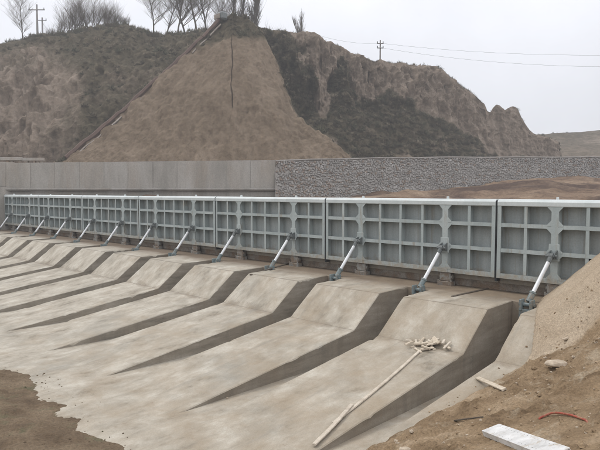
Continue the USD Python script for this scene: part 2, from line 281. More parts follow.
# riverbed behind the gate: silt rising towards the far bank
us = np.linspace(-40, 960, 200); ts = np.linspace(0, 1, 90)
P = []
for u in us:
    a = (u - 300) / FPX
    dirx, diry = Fh + Rh * a, None
    d0 = (0.62 - CAM[1]) / dirx[1]                       # just behind the gate
    d1 = wall_d(u) + 1.0
    vtop = np.interp(u, [0, 250, 280, 340, 440, 500, 540, 600, 700], [199, 199, 199, 197, 190, 185.5, 180.5, 178, 177])
    z1 = rdz(vtop, d1 - 5)
    d = d0 + (d1 - d0) * ts
    z = np.interp(ts, [0, 0.15, 0.5, 0.85, 1], [-0.25, 0.3, 0.3 + 0.45 * (z1 - 0.3), z1, z1 + 0.15])
    P.append(pt(np.full_like(d, u), d, z))
P = V(P); amp = np.clip(ts * 2, 0.1, 1)[None, :]
P[..., 2] += amp * (nz(P, 0.25, 4, 5) * 1.1 + nz(P, 0.9, 4, 6) * 0.5)
tag(obj('riverbed', (P.reshape(-1, 3), grid_faces(len(us), len(ts))), BED, smooth=True), kind='structure')

# terrace between the wall tops and the foot of the cliffs
us = np.linspace(-160, 1000, 150); rows = []
for k, (dd, dz) in enumerate([(0.35, -0.12), (3, -0.1), (8, 0.1), (16, 0.5), (30, 1.2)]):
    d = wall_d(us) + dd; zt = rdz(wall_topv(us), wall_d(us))
    rows.append(pt(us, d, zt + dz))
P = np.swapaxes(V(rows), 0, 1)
P[..., 2] += nz(P, 0.3, 3, 9) * 0.3 * np.linspace(0, 1, 5)[None]
tag(obj('terrace', (P.reshape(-1, 3), grid_faces(len(us), 5)), GROUND, smooth=True), kind='structure')

# ------------------------------------------------------------------ hills
def hill(name, us, ctrl, nt, mat_, disp, veg, seed, extra=None):
    """ctrl(u) -> list of (d, z) from the foot to the plateau; the sheet is then broken up by noise along its normals"""
    P = []; T = np.linspace(0, 1, nt)
    for u in us:
        c = V(ctrl(u), )
        s = np.r_[0, np.cumsum(np.hypot(np.diff(c[:, 0]), np.diff(c[:, 1])))]
        w = c[:, 2] if c.shape[1] > 2 else s
        t = np.interp(T, w / w[-1], np.arange(len(c)))
        d = np.interp(t, np.arange(len(c)), c[:, 0]); z = np.interp(t, np.arange(len(c)), c[:, 1])
        P.append(pt(np.full_like(d, u), d, z))
    P = V(P); nu = len(us)
    tm = trimesh.Trimesh(P.reshape(-1, 3), grid_faces(nu, nt), process=False)
    n = tm.vertex_normals.reshape(P.shape)
    if n[nu // 2, nt // 4] @ (-Fh) < 0: n = -n
    P = P + n * disp(P, us[:, None], T[None, :])[..., None]
    if extra is not None: P = extra(P, us[:, None], T[None, :])
    vg = veg(P, us[:, None] + 0 * T[None], T[None, :] + 0 * us[:, None])
    tag(obj(name, (P.reshape(-1, 3), grid_faces(nu, nt)), mat_, smooth=(name not in ('cliff', 'hillside')), prim={'veg': vg.ravel()}), kind='structure')
    tm = trimesh.Trimesh(P.reshape(-1, 3), grid_faces(nu, nt), process=False)
    return tm, vg.ravel(), P

def gully(P, f, seed):
    """vertical runnels: noise that hardly changes with height"""
    q = P * V([f, f, f * 0.07]); a = meshkit.fbm(q, 3, seed)
    return -np.abs(a - 0.5) * 2

# back-left slope, dark with dry scrub
LT = ([-220, -120, -60, 0, 20, 37, 62, 72, 85, 105, 115, 130, 152, 156, 175, 200, 220, 240, 264],
      [60, 55, 50, 45.5, 41, 36.5, 35, 32, 29, 26, 25, 27, 33, 36, 35, 32, 29, 60, 125])
def L_ctrl(u):
    vt = np.interp(u, *LT); dt = 90.0
    zt = rdz(vt, dt); z0 = 5.4
    return [(64, z0 - 0.6, 0), (67, z0 + 0.25 * (zt - z0), 0.22), (73, z0 + 0.58 * (zt - z0), 0.45), (81, z0 + 0.84 * (zt - z0), 0.62), (dt, zt, 0.8), (dt + 12, zt + 0.8, 0.88), (150, zt + 1.0, 0.95), (260, zt - 1, 1)]
def L_disp(P, U, T):
    k = np.clip((0.78 - T) / 0.15, 0, 1) * np.clip(T / 0.05, 0, 1)
    left = np.clip((100 - U) / 60, 0.6, 1)
    return k * left * (gully(P, 0.33, 3) * 2.6 + 1.2 + gully(P, 0.9, 5) * 1.6) + (0.25 + 0.75 * k) * (nz(P, 0.25, 5, 4) * 1.6 + nz(P, 1.2, 4, 8) * 0.7)
def L_veg(P, U, T):
    v = 0.30 + 0.6 * np.clip((T - 0.40) / 0.3, 0, 1) + 0.45 * np.clip((U - 58) / 25, 0, 1) * np.clip((150 - U) / 5 + 30, 0, 1)
    v += -0.2 * np.clip(meshkit.fbm(P * V([0.5, 0.5, 0.06]), 3, 17) - 0.45, 0, 1) * 4 * np.clip((85 - U) / 30, 0, 1) - 0.25 * np.exp(-((U - 78) / 7.0) ** 2) * np.clip((0.5 - T) / 0.1, 0, 1)
    return np.clip(v + nz(P, 0.12, 3, 14) * 0.6, 0, 0.9)
Lm, Lv, LP = hill('hillside', np.linspace(-220, 264, 320), L_ctrl, 170, CLIFF, L_disp, L_veg, 1)

# excavated spur: smooth tan cut face
ST_u = [40, 62, 66, 110, 165, 200, 222, 232, 246, 257, 267, 278, 286, 293, 303, 333, 354, 380]
ST_v = [165, 162, 158.5, 122, 72, 40, 17, 12, 16, 25, 43, 60, 86, 106, 122, 142, 160, 166]
def S_ctrl(u):
    vt = np.interp(u, ST_u, ST_v)
    z0 = 4.2; frac = np.clip((165 - vt) / 150, 0, 1)
    d0 = 56.5; dt = d0 + 1.5 + 13.5 * frac
    zt = rdz(vt, dt)
    zt = max(zt, z0 + 0.3)
    return [(d0, z0, 0), (d0 + 0.42 * (dt - d0), z0 + 0.5 * (zt - z0), 0.36), (dt, zt, 0.72), (dt + 1.2, zt + 0.1, 0.78), (dt + 8, zt - 1.0 - 2 * frac, 0.88), (dt + 22, zt - 4, 1)]
def S_disp(P, U, T):
    k = np.clip(T / 0.04, 0, 1) * np.clip((0.76 - T) / 0.05, 0.35, 1)
    rib = nz(P * V([1, 1, 0.05]), 1.9, 3, 31) * 0.8
    steps = nz(P * V([0.15, 0.15, 1]), 0.9, 3, 33) * 0.15
    crack = -0.35 * np.exp(-((U - 232 - 0.5 * np.sin(T * 31) - 0.25 * np.sin(T * 90)) / 0.35) ** 2) * np.clip((T - 0.24) / 0.03, 0, 1) * np.clip((0.60 - T) / 0.03, 0, 1)
    return k * (rib + steps + nz(P, 0.12, 4, 30) * 1.5 + nz(P, 0.8, 3, 34) * 0.25) + crack
def S_veg(P, U, T):
    top = np.interp(U, ST_u, ST_v)
    zc_ = rdz(46, 67.0) + np.interp(U, [150, 200, 225, 262, 275], [0.8, -1.0, 0.2, 1.2, 0.5])
    v = 0.75 * np.clip((P[..., 2] - zc_ + 2.5 * nz(P, 0.35, 3, 41)) / 1.2, 0, 1)
    v = np.maximum(v, 0.95 * np.clip((T - 0.715) / 0.03, 0, 1))
    return np.clip(v + 0.12 + nz(P, 0.2, 3, 40) * 0.25, 0, 0.95)
Sm, Sv, SP = hill('loess_spur', np.unique(np.r_[np.linspace(40, 380, 420), np.linspace(228, 237, 60)]), S_ctrl, 170, LOESS, S_disp, S_veg, 2)

# right-hand cliff with scrub on its lower slopes, falling to a pinnacle
RT_u = [228, 258, 270, 300, 314, 319, 323, 327, 331, 338, 350, 362, 372, 380, 390, 400, 420, 436, 443, 447, 452, 460, 470, 480, 485, 488, 490.5, 493, 496, 499, 502, 505, 509, 513, 516, 520, 524, 529, 534, 545, 560]
RT_v = [26, 27, 30, 32.5, 32, 35, 40, 42.5, 41, 46, 53, 55, 60, 58.5, 63, 63, 65.5, 66.5, 69, 74, 78, 84, 92, 97, 103, 110, 112, 107.5, 104.5, 104.5, 107, 110, 107, 106, 107, 113, 121, 129, 133, 137, 142]
def R_d(u): return np.interp(u, [228, 300, 420, 480, 500, 560], [66, 66, 74, 80, 83, 90])
def R_ctrl(u):
    vt = np.interp(u, RT_u, RT_v); d0 = R_d(u); z0 = 4.6
    h = rdz(vt, d0 + 14) - z0
    k = np.clip(h / 20, 0.15, 1); dt = d0 + 15 * k; zt = rdz(vt, dt)
    mid = np.interp(u, [258, 300, 330, 400, 460, 500, 560], [0.45, 0.40, 0.5, 0.60, 0.55, 0.35, 0.5])
    back = 60 if u < 480 else np.interp(u, [480, 490, 560], [60, 9, 12])
    bz = 1.0 if u < 470 else np.interp(u, [470, 490, 560], [1.0, -5, -3])
    return [(d0, z0 - 0.5, 0), (d0 + 0.35 * (dt - d0), z0 + mid * 0.45 * (zt - z0), 0.2), (d0 + 0.72 * (dt - d0), z0 + mid * (zt - z0), 0.42), (dt - 1.2 * k, z0 + 0.93 * (zt - z0), 0.74), (dt, zt, 0.82), (dt + 4, zt + min(bz, 0.3) * 0.5, 0.87), (dt + back, zt + bz, 1)]
def R_disp(P, U, T):
    k = np.clip(T / 0.05, 0, 1) * np.clip((0.85 - T) / 0.06, 0.15, 1)
    up = np.clip((T - 0.35) / 0.12, 0.25, 1) * np.clip((515 - U) / 60, 0.35, 1)
    return k * (up * (gully(P, 0.33, 51) * 2.6 + 1.0 + gully(P, 0.75, 52) * 2.0 + gully(P, 1.6, 55) * 1.2) * np.clip((0.88 - T) / 0.14, 0.35, 1) + (nz(P, 0.22, 5, 53) * 1.5 + nz(P, 1.1, 4, 54) * 0.8) * np.clip((0.88 - T) / 0.14, 0.55, 1) + nz(P * V([0.2, 0.2, 1]), 1.2, 3, 56) * 0.5)
def R_veg(P, U, T):
    lim = np.interp(U, [258, 285, 300, 312, 320, 327, 334, 342, 350, 358, 372, 382, 392, 402, 420, 440, 460, 480, 500, 560], [0.95, 0.9, 0.7, 0.68, 0.36, 0.36, 0.62, 0.74, 0.70, 0.52, 0.50, 0.62, 0.64, 0.50, 0.46, 0.44, 0.40, 0.40, 0.35, 0.4])
    v = np.clip((lim + 0.35 * nz(P, 0.35, 4, 62) - T) / 0.09, 0, 1) * np.interp(U, [258, 300, 470, 500], [0.95, 0.95, 0.85, 0.6])
    v *= np.clip((T - np.interp(U, [300, 330, 345, 370, 395, 410, 425, 450, 560], [0.16, 0.2, 0.12, 0.0, 0.08, 0.1, 0.03, 0.0, 0]) - 0.1 * nz(P, 0.3, 2, 63)) / 0.06, 0.12, 1)
    v = np.maximum(v, 0.8 * np.clip((T - 0.81) / 0.03, 0, 1))
    return np.clip(v + nz(P, 0.15, 3, 60) * 0.6 + nz(P * V([1, 1, 0.3]), 0.45, 3, 64) * 0.9, 0, 0.92)
Rm, Rv, RP = hill('cliff', np.linspace(228, 560, 520), R_ctrl, 200, CLIFF, R_disp, R_veg, 3)

# far low ridge on the right
def F_ctrl(u):
    vt = np.interp(u, [440, 500, 535, 548, 560, 580, 600, 640, 720, 900, 1100], [140, 138, 134.5, 134.5, 133.5, 132, 130, 128, 127, 132, 140])
    zt = rdz(vt, 150)
    return [(92, 5.0, 0), (112, 8 + 0.2 * (zt - 8), 0.25), (132, 8 + 0.6 * (zt - 8), 0.5), (150, zt, 0.75), (200, zt + 1, 0.9), (400, zt - 4, 1)]
Fm, Fv, FP = hill('far_ridge', np.linspace(440, 1100, 200), F_ctrl, 70, CLIFF, lambda P, U, T: nz(P, 0.08, 5, 71) * 4 * np.clip((0.8 - T) / 0.2, 0.15, 1) + nz(P, 0.5, 3, 72) * 0.6, lambda P, U, T: np.clip(0.5 + nz(P, 0.06, 4, 73) * 1.0, 0, 1), 4)

# dry scrub on the slopes (nobody could count it)
def scrub_proto(seed, n, h):
    r = np.random.default_rng(seed); vs = []; fs = []
    for i in range(n):
        th, el = r.uniform(0, 2 * np.pi), r.uniform(0.15, 1.5)
        dv = V([math.cos(th) * math.cos(el), math.sin(th) * math.cos(el), math.sin(el)])
        base = V([r.normal(0, 0.18), r.normal(0, 0.18), 0]); L = h * r.uniform(0.4, 1.0)
        mid = base + dv * L * r.uniform(0.3, 0.9); tip = mid + (dv + r.normal(0, 0.6, 3)) * L * 0.35
        side = np.cross(dv, r.normal(0, 1, 3)); side /= np.linalg.norm(side); w = h * r.uniform(0.025, 0.085)
        k = len(vs); vs += [mid - side * w, mid + side * w, tip, mid - dv * L * 0.3]; fs += [(k, k + 1, k + 2), (k, k + 3, k + 1)]
    return V(vs), V(fs)
def instancer(name, label, cat_, protos, pos, idx, scale, rot, mats):
    pi = UsdGeom.PointInstancer.Define(stage, free('/World/' + name)); path = str(pi.GetPath()); rel = pi.CreatePrototypesRel()
    for k, (pm, mt) in enumerate(zip(protos, mats)):
        gm = usdkit.mesh(stage, f'{path}/clump_{k + 1:03d}' if k else f'{path}/clump', pm, mt); rel.AddTarget(gm.GetPath())
    pi.CreatePositionsAttr(Vt.Vec3fArray.FromNumpy(pos.astype(np.float32)))
    pi.CreateProtoIndicesAttr(Vt.IntArray.FromNumpy(idx.astype(np.int32)))
    pi.CreateScalesAttr(Vt.Vec3fArray.FromNumpy(scale.astype(np.float32)))
    pi.CreateOrientationsAttr([Gf.Quath(math.cos(a / 2), 0, 0, math.sin(a / 2)) for a in rot])
    return tag(pi, label, cat_, kind='stuff')
def scatter(tm, veg, n, seed, keep):
    r = np.random.default_rng(seed); ar = tm.area_faces; fi = r.choice(len(ar), n * 3, p=ar / ar.sum())
    b = r.dirichlet([1, 1, 1], len(fi)); f = tm.faces[fi]
    p = (tm.vertices[f] * b[..., None]).sum(1); vg = (veg[f] * b).sum(1) + nz(p, 0.5, 3, seed) * 0.5
    ok = keep(p) & (r.random(len(p)) < np.clip((vg - 0.45) / 0.35, 0.0, 1))
    return p[ok][:n]
def seen(p, maxd):
    d = (p - CAM) @ Fh; uu = 300 + FPX * ((p - CAM) @ Rh) / d
    return (d < maxd) & (uu > -60) & (uu < 660)
sp = np.vstack([scatter(Lm, Lv, 11000, 1, lambda p: seen(p, 100)), scatter(Rm, Rv, 11000, 2, lambda p: seen(p, 105)), scatter(Sm, Sv, 1500, 3, lambda p: seen(p, 75)), scatter(Fm, Fv, 1500, 4, lambda p: seen(p, 155))])
r = np.random.default_rng(11); Q = LP[:, 118:146].reshape(-1, 3); Q = Q[(rdz(46, 90) < Q[:, 2]) & seen(Q, 108)]; ridge_pts = Q[r.choice(len(Q), 500)] + r.normal(0, 0.15, (500, 3)) * V([1, 1, 0])
n_slope = len(sp); sp = np.vstack([sp, ridge_pts])
r = np.random.default_rng(7); ns = len(sp)
sz = r.uniform(0.2, 0.55, ns) * (1 + 0.7 * (r.random(ns) > 0.92))
sz[n_slope:] = r.uniform(0.35, 1.0, ns - n_slope)
instancer('hillside_scrub', 'dry dark scrub covering the loess slopes behind the dam', 'scrub', [scrub_proto(1, 80, 1.0), scrub_proto(2, 90, 1.0), scrub_proto(3, 80, 1.0)], sp - V([0, 0, 0.12]),
          r.choice(3, ns, p=[0.55, 0.18, 0.27]), np.c_[sz, sz, sz * r.uniform(0.6, 1.1, ns)], r.uniform(0, 6.28, ns), SCRUB)

# ------------------------------------------------------------------ far bank walls
cw = thing('retaining_wall', 'plain grey-brown concrete retaining wall behind the far half of the dam', 'wall')
edges = np.linspace(6, 275, 12)
for a, b in zip(edges[:-1], edges[1:]):
    n = 7; uu = np.linspace(a + 0.03, b - 0.03, n); da = wall_d(uu); zt = rdz(wall_topv(uu), da) + 0.006 * math.sin(a * 3.7)
    off = 0.02 * math.sin(a * 1.9)
    pf = pt(uu, da + off, zt); pb = pt(uu, da + 0.5, zt); pf0 = pt(uu, da + off - 0.12, 0 * zt - 0.6); pb0 = pt(uu, da + 0.5, 0 * zt - 0.6)
    ring = np.stack([pf0, pf, pb, pb0], 1); vv = ring.reshape(-1, 3); ff = []
    for i in range(n - 1):
        for j in range(4):
            p, q = i * 4 + j, i * 4 + (j + 1) % 4; ff += [(p, p + 4, q + 4), (p, q + 4, q)]
    ff += [(0, 1, 2), (0, 2, 3), ((n - 1) * 4, (n - 1) * 4 + 2, (n - 1) * 4 + 1), ((n - 1) * 4, (n - 1) * 4 + 3, (n - 1) * 4 + 2)]
    obj('panel', (vv, V(ff)), WALLC, cw)
uu = np.linspace(6.5, 276.2, 40); da = wall_d(uu)
zt = rdz(wall_topv(uu), da) - 0.03
obj('wall_core', (np.stack([pt(uu, da + 0.09, 0 * uu - 0.6), pt(uu, da + 0.09, zt), pt(uu, da + 0.45, zt), pt(uu, da + 0.45, 0 * uu - 0.6)], 1).reshape(-1, 3), grid_faces(40, 4)), SILLC, cw)
uu = np.linspace(6, 275, 40); da = wall_d(uu) - 0.20
zt = rdz(189.5, da)
obj('ledge', cat([tube(pt(uu, da, zt), 0.11, 4)]), WALLC, cw)

sw = thing('stone_revetment', 'mottled grey rubble stone wall sloping up from the brown riverbed', 'wall')
r = np.random.default_rng(21)
uu = np.linspace(275.1, 820, 80); dtp = wall_d(uu) + 0.3; ztp = rdz(wall_topv(uu), wall_d(uu)); z0 = np.full_like(uu, 0.3)
LEAN = 0.42
top = pt(uu, dtp, ztp - 0.06); bot = pt(uu, dtp - LEAN * (ztp - z0), z0); back = pt(uu, dtp + 1.0, ztp - 0.10)
obj('mortar_face', (np.stack([bot, top, back], 1).reshape(-1, 3), grid_faces(80, 3)), MORTAR, sw)
obj('coping', cat([tube(pt(uu, dtp - 0.02, ztp - 0.05 + 0.02 * np.sin(uu)), 0.09, 6)]), MORTAR, sw)
protos = []
for k in range(6):
    s = trimesh.creation.icosphere(1, 1.0); s.vertices *= V([r.uniform(0.8, 1.15), r.uniform(0.5, 0.7), r.uniform(0.65, 0.95)])
    s.vertices += r.normal(0, 0.10, s.vertices.shape); s.vertices[:, 1] = np.clip(s.vertices[:, 1], -0.35, 0.35); protos.append((np.array(s.vertices), np.array(s.faces)))
groups = {0: [], 1: [], 2: []}
arc = np.r_[0, np.cumsum(np.linalg.norm(np.diff(bot, axis=0), axis=1))]
rowz = 0.6
while rowz < 6.6:
    s = r.uniform(0, 0.3)
    hh = r.uniform(0.11, 0.15)
    while s < arc[-1]:
        w = r.uniform(0.065, 0.135)
        u_ = np.interp(s + w, arc, uu); zt_ = np.interp(u_, uu, ztp); dt_ = np.interp(u_, uu, dtp)
        vis = rdz(np.interp(u_, [270, 280, 340, 440, 600], [199, 199, 197, 191, 184]), dt_ - 5) - 0.5
        z = rowz + r.normal(0, 0.045)
        if vis < z < zt_ - 0.12 and u_ < 640:
            c = pt(u_, dt_ - LEAN * (zt_ - z) - 0.02, z)
            v, f = protos[r.integers(6)]
            th = r.normal(0, 0.9); ct, st_ = math.cos(th), math.sin(th)
            q = v * V([w * 1.05, 0.11, hh * 0.62 * r.uniform(0.8, 1.25)]); q = np.c_[q[:, 0] * ct - q[:, 2] * st_, q[:, 1], q[:, 0] * st_ + q[:, 2] * ct]
            q = q[:, 0:1] * Rh + q[:, 1:2] * Fh + q[:, 2:3] * V([0, 0, 1.0]) + c
            warm = np.interp(u_, [275, 330, 400], [0.35, 0.22, 0.1])
            groups[int(r.choice(3, p=[0.80 - warm - 0.14, 0.34, warm - 0.0]) if False else r.choice(3, p=[0.72 - warm, 0.28, warm]))].append((q, f))
        s += 2 * w
    rowz += hh * 1.18
for k, nm in enumerate(('grey_stones', 'pale_stones', 'brown_stones')):
    tag(obj(nm, cat(groups[k]), STONES[k], sw, smooth=50), kind='stuff')

# abutment pier at the far end of the gates
ab = thing('abutment_pier', 'grey concrete end pier at the far left end of the gates', 'pier', (-36.08, 0, 0))
obj('pier_body', cbx(-2.2, 0, -2.3, 1.15, -2.4, 2.62, 0.03), WALLC, ab)
obj('upstand', cbx(-1.9, -0.25, -0.3, 0.9, 2.62, 4.35, 0.03), WALLC, ab)
obj('edge_post', cyl((-0.42, -0.5, 2.62), (-0.42, -0.5, 4.3), 0.09, 12), TOPB, ab)
wl = thing('wing_wall', 'concrete wing wall running downstream from the far end pier', 'wall', (-36.1, 0, 0))
obj('wing_panel', cbx(-0.6, 0, -22, -2.32, -2.4, 1.5, 0.02), WALLC, wl)

# low parapet on the terrace, upper left of the wall
for (ua, ub, v_, dd) in ((-30, 22, 157.2, 51.0), (10, 44, 157.8, 53.5)):
    p, q = pt(ua, dd, rdz(v_, dd)), pt(ub, dd, rdz(v_ + 0.4, dd)); L = np.linalg.norm(q - p); ang = math.degrees(math.atan2(q[1] - p[1], q[0] - p[0]))
    o = thing('parapet', 'low grey parapet on the terrace above the far wall, ' + ('nearer the frame edge' if ua < 0 else 'nearer the spur'), 'parapet', p, ang)
    obj('rail_slab', cbx(0, L, -0.15, 0.15, -0.28, 0, 0.02), WALLC, o)
    for k in range(5): obj('parapet_post', cbx(0.1 + k * (L - 0.4) / 4, 0.3 + k * (L - 0.4) / 4, -0.1, 0.1, -1.6, -0.28, 0.01), SILLC, o)

# stepped drain chute on the left edge of the spur
ch = thing('drain_chute', 'narrow diagonal drain chute with pale kerb down the left edge of the tan spur', 'drain chute')
cu = V([66, 85, 110, 138, 165, 182, 200, 213, 222]); cv = np.interp(cu, ST_u, ST_v)
cu2 = np.linspace(66, 222, 34)
def edge(us_, du, dv, dd):
    out = []
    for u in us_:
        vt = np.interp(u, ST_u, ST_v); fr = np.clip((165 - vt) / 150, 0, 1); dt = 56.5 + 1.5 + 13.5 * fr + dd
        out.append(pt(u + du, dt, rdz(vt + dv, dt)))
    return V(out)
E1 = edge(cu2, 0, 0, 0)
E1 += (nz(E1, 0.5, 3, 3) * 0.9)[:, None] * V([0, 0, 1])
obj('channel', tube(E1 + V([0, 0, 0.05]), 0.26 + 0.1 * nz(E1, 0.5, 2, 9), 6), mat('chute_dark', [(0.06, 0.038, 0.03), (0.10, 0.065, 0.05)], scale=1, bump=0.3), ch)
KERB = mat('chute_kerb', [(0.14, 0.115, 0.092), (0.19, 0.162, 0.135), (0.25, 0.222, 0.195)], scale=0.9, bump=0.3, fscale=5)
E2 = E1 - Fh * 0.30 + Rh * 0.45 - V([0, 0, 0.30])
for a, b in ((1, 8), (9, 12), (15, 17), (26, 33)):
    obj('kerb', tube(E2[a:b], 0.11, 5), KERB, ch)
hp = E1[-1]
obj('head_wall', cbx(hp[0] - 0.6, hp[0] + 0.6, hp[1] - 0.5, hp[1] + 0.5, hp[2] - 0.6, hp[2] + 0.4, 0.2), DARKM, ch)
obj('head_cap', cbx(hp[0] - 0.7, hp[0] + 0.3, hp[1] - 0.7, hp[1] - 0.52, hp[2] - 0.5, hp[2] + 0.1, 0.05), KERB, ch)

# ------------------------------------------------------------------ gate leaves
TL = -0.374
H = 2.066
def leaf():
    o = thing('gate_leaf', 'x', 'gate leaf', (0, 0, 0), 0, 'steel gate leaves of the dam')
    obj('skin_plate', bx(0.035, 5.965, 0.235, 0.252, -0.16, 1.9), SKIN, o)
    prof = Polygon([(0.0, 1.885), (0.25, 1.885), (0.25, 2.0), (0.2, 2.066), (0.06, 2.066), (-0.015, 2.0), (-0.015, 1.9)]).buffer(-0.02).buffer(0.02, quad_segs=5)
    obj('top_beam', extx(prof, 0.03, 5.97), TOPB, o, smooth=40)
    obj('bottom_beam', join([bx(0.1325, 5.8675, 0, 0.016, 0, 0.13), bx(0.1325, 5.8675, 0.017, 0.234, 0.05, 0.066)]), STEEL, o)
    zs = (1.395, 0.735)
    for z in zs:
        obj('cross_beam', join([bx(0.1325, 5.8675, 0, 0.016, z - 0.05, z + 0.05), bx(0.1325, 5.8675, 0.017, 0.234, z - 0.008, z + 0.008)]), STEEL, o)
    for x0, x1, w in ((0.03, 0.13, 0.045), (5.87, 5.97, 5.945)):
        obj('end_post', join([bx(x0, x1, -0.003, 0.014, 0, 1.884), bx(w - 0.012, w + 0.012, 0.015, 0.234, 0, 1.884)]), STEEL, o)
    for x in (0.775, 2.25, 3.0, 3.75, 5.225):
        fl = []
        for a, b in ((0.132, 0.684), (0.786, 1.344), (1.446, 1.884)):
            fl += [bx(x - 0.04, x + 0.04, 0.003, 0.015, a, b), bx(x - 0.007, x + 0.007, 0.016, 0.233, a, b)]
        obj('rib', join(fl), STEEL, o)
    for x in (1.5, 4.5):
        sh = [sbox(x - 0.085, 0, x + 0.085, 1.884)]
        c = 0.105
        for a, b, s in ((0.13, 0.685, 1), (0.785, 1.345, 1), (1.445, 1.884, 1)):
            for zz, sg in ((a, 1), (b, -1)):
                for sx in (-1, 1):
                    e = x + sx * 0.085
                    sh.append(Polygon([(e - sx * 0.01, zz - sg * 0.03), (e + sx * c, zz - sg * 0.03), (e + sx * c, zz), (e + sx * c * 0.9, zz + sg * c * 0.12), (e + sx * c * 0.12, zz + sg * c * 0.95), (e, zz + sg * c * 1.1), (e - sx * 0.01, zz + sg * c)]))
        obj('post', join([ext(unary_union(sh).buffer(0.002).simplify(0.001), -0.005, -0.0005), bx(x - 0.08, x - 0.066, 0.016, 0.233, 0, 1.884), bx(x + 0.066, x + 0.08, 0.016, 0.233, 0, 1.884)]), STEEL, o)
        for s in (-1, 1):
            pl = Polygon([(-0.006, 0.60), (-0.20, 0.63), (-0.245, 0.70), (-0.20, 0.765), (-0.006, 0.84)])
            obj('strut_lug', extx(pl, x + s * 0.075 - 0.013, x + s * 0.075 + 0.013), DARKM, o)
        obj('lug_pad', cbx(x - 0.13, x + 0.13, -0.022, -0.0055, 0.56, 0.98, 0.004), STEEL, o)
        hb = [cbx(x - 0.17, x + 0.17, 0.02, 0.22, -0.25, -0.003, 0.015), cbx(x - 0.22, x + 0.22, -0.02, 0.23, TL - 0.03, -0.255, 0.015), cyl((x - 0.21, 0.1, -0.13), (x + 0.21, 0.1, -0.13), 0.055, 12)]
        hb += [cyl((x + s * 0.2, -0.0, -0.26), (x + s * 0.2, -0.0, -0.22), 0.025, 6) for s in (-1, 1)]
        obj('hinge_bracket', join(hb), HINGE, o)
    for x in (1.5, 4.5):
        obj('lifting_lug', join([extx(Polygon([(0.08, 2.06), (0.18, 2.06), (0.16, 2.13), (0.10, 2.13)]), x - 0.02, x + 0.02)]), TOPB, o)
    obj('side_seal', bx(-0.027, 0.027, 0.02, 0.2, -0.1, 2.03), RUBBER, o)
    return o
L0 = leaf()
leaf_labels = ['steel gate leaf cut off by the right frame edge, partly behind the dirt slope', 'widest full gate leaf, ending at the dark joint nearest the right', 'second full gate leaf from the right, beginning left of the wide rubble wall part',
               'third full gate leaf from the right, in front of the concrete and rubble wall join', 'fourth full gate leaf from the right, in front of the concrete wall', 'fifth full gate leaf from the right, small and far', 'farthest gate leaf, against the grey end pier at far left']
xs = [0, -6, -12, -18, -24, -30, -36]
for i, x in enumerate(xs):
    if i == 0: o = L0; tag(o, leaf_labels[0])
    else: dup(L0, (x, 0, 0), leaf_labels[i])

# ------------------------------------------------------------------ struts
def strut():
    o = thing('support_strut', 'x', 'strut', (1.5, 0, 0), 0, 'bright struts propping the gate leaves')
    A, B = V([0, -0.185, 0.70]), V([-0.267, -0.90, -0.42]); d = (B - A) / np.linalg.norm(B - A); L = np.linalg.norm(B - A)
    obj('rod', cyl(A + d * 0.10, A + d * (L - 0.22), 0.05, 20), ROD, o, smooth=40)
    obj('eye_end', join([cyl(A - V([0.055, 0, 0]), A + V([0.055, 0, 0]), 0.075, 16), cyl(A, A + d * 0.17, 0.062, 16)]), DARKM, o, smooth=40)
    obj('pin', cyl(A - V([0.135, 0, 0]), A + V([0.135, 0, 0]), 0.038, 12), DARKM, o, smooth=40)
    obj('collar', join([cyl(A + d * (L - 0.32), A + d * (L - 0.08), 0.072, 16), cyl(A + d * (L - 0.34), A + d * (L - 0.30), 0.085, 16)]), BRACK, o, smooth=40)
    ft = [cbx(B[0] - 0.17, B[0] + 0.17, -0.98, -0.875, -0.8, -0.53, 0.01), cbx(B[0] - 0.15, B[0] - 0.095, -1.02, -0.8, -0.56, -0.30, 0.01), cbx(B[0] + 0.095, B[0] + 0.15, -1.02, -0.8, -0.56, -0.30, 0.01), cyl(B - V([0.19, 0, 0]), B + V([0.19, 0, 0]), 0.045, 12)]
    obj('foot_bracket', join(ft), BRACK, o)
    return o
S0 = strut()
ordn = ['nearest strut, at the right beside the dirt slope', 'second strut from the right, above the block with the scrap wood', 'third strut from the right, just left of the second dark leaf joint', 'fourth strut from the right', 'fifth strut from the right, just left of the third dark leaf joint', 'sixth strut from the right', 'seventh strut from the right', 'eighth strut from the right', 'ninth strut from the right', 'tenth strut from the right', 'eleventh strut from the right', 'twelfth strut from the right', 'farthest strut, beside the grey end pier']
ordn[2] = 'third strut from the right, behind the block with the scrap wood'
for k in range(13):
    lab = 'bright steel ' + ordn[k]
    if k == 0: tag(S0, lab)
    else: dup(S0, (1.5 - 3 * k, 0, 0), lab)

# ------------------------------------------------------------------ apron: sill, floor, blocks
tag(obj('gate_sill', cbx(-36.05, 9, -0.868, 0.60, -2.6, TL - 0.004, 0.012), CONC), kind='structure')
tag(obj('sill_beam', cbx(-36.05, 9, 0.262, 0.598, TL - 0.003, -0.03, 0.02), SILLC), kind='structure')
ZF = -1.869
gx = np.linspace(-37, 14, 340); gy = np.concatenate([np.linspace(-34, -9, 90), np.linspace(-8.9, -0.6, 60)])
X, Y = np.meshgrid(gx, gy, indexing='ij'); Z = ZF + np.clip(-8.85 - Y, 0, 99) * -0.035
Pz = np.stack([X, Y, Z], -1); Z = Z + nz(Pz, 0.6, 3, 81) * 0.03 * np.clip((-8.6 - Y) / 1.5, 0, 1)
Pz[..., 2] = Z
tag(obj('apron_floor', (Pz.reshape(-1, 3), grid_faces(len(gx), len(gy))), CONC, smooth=True), kind='structure')

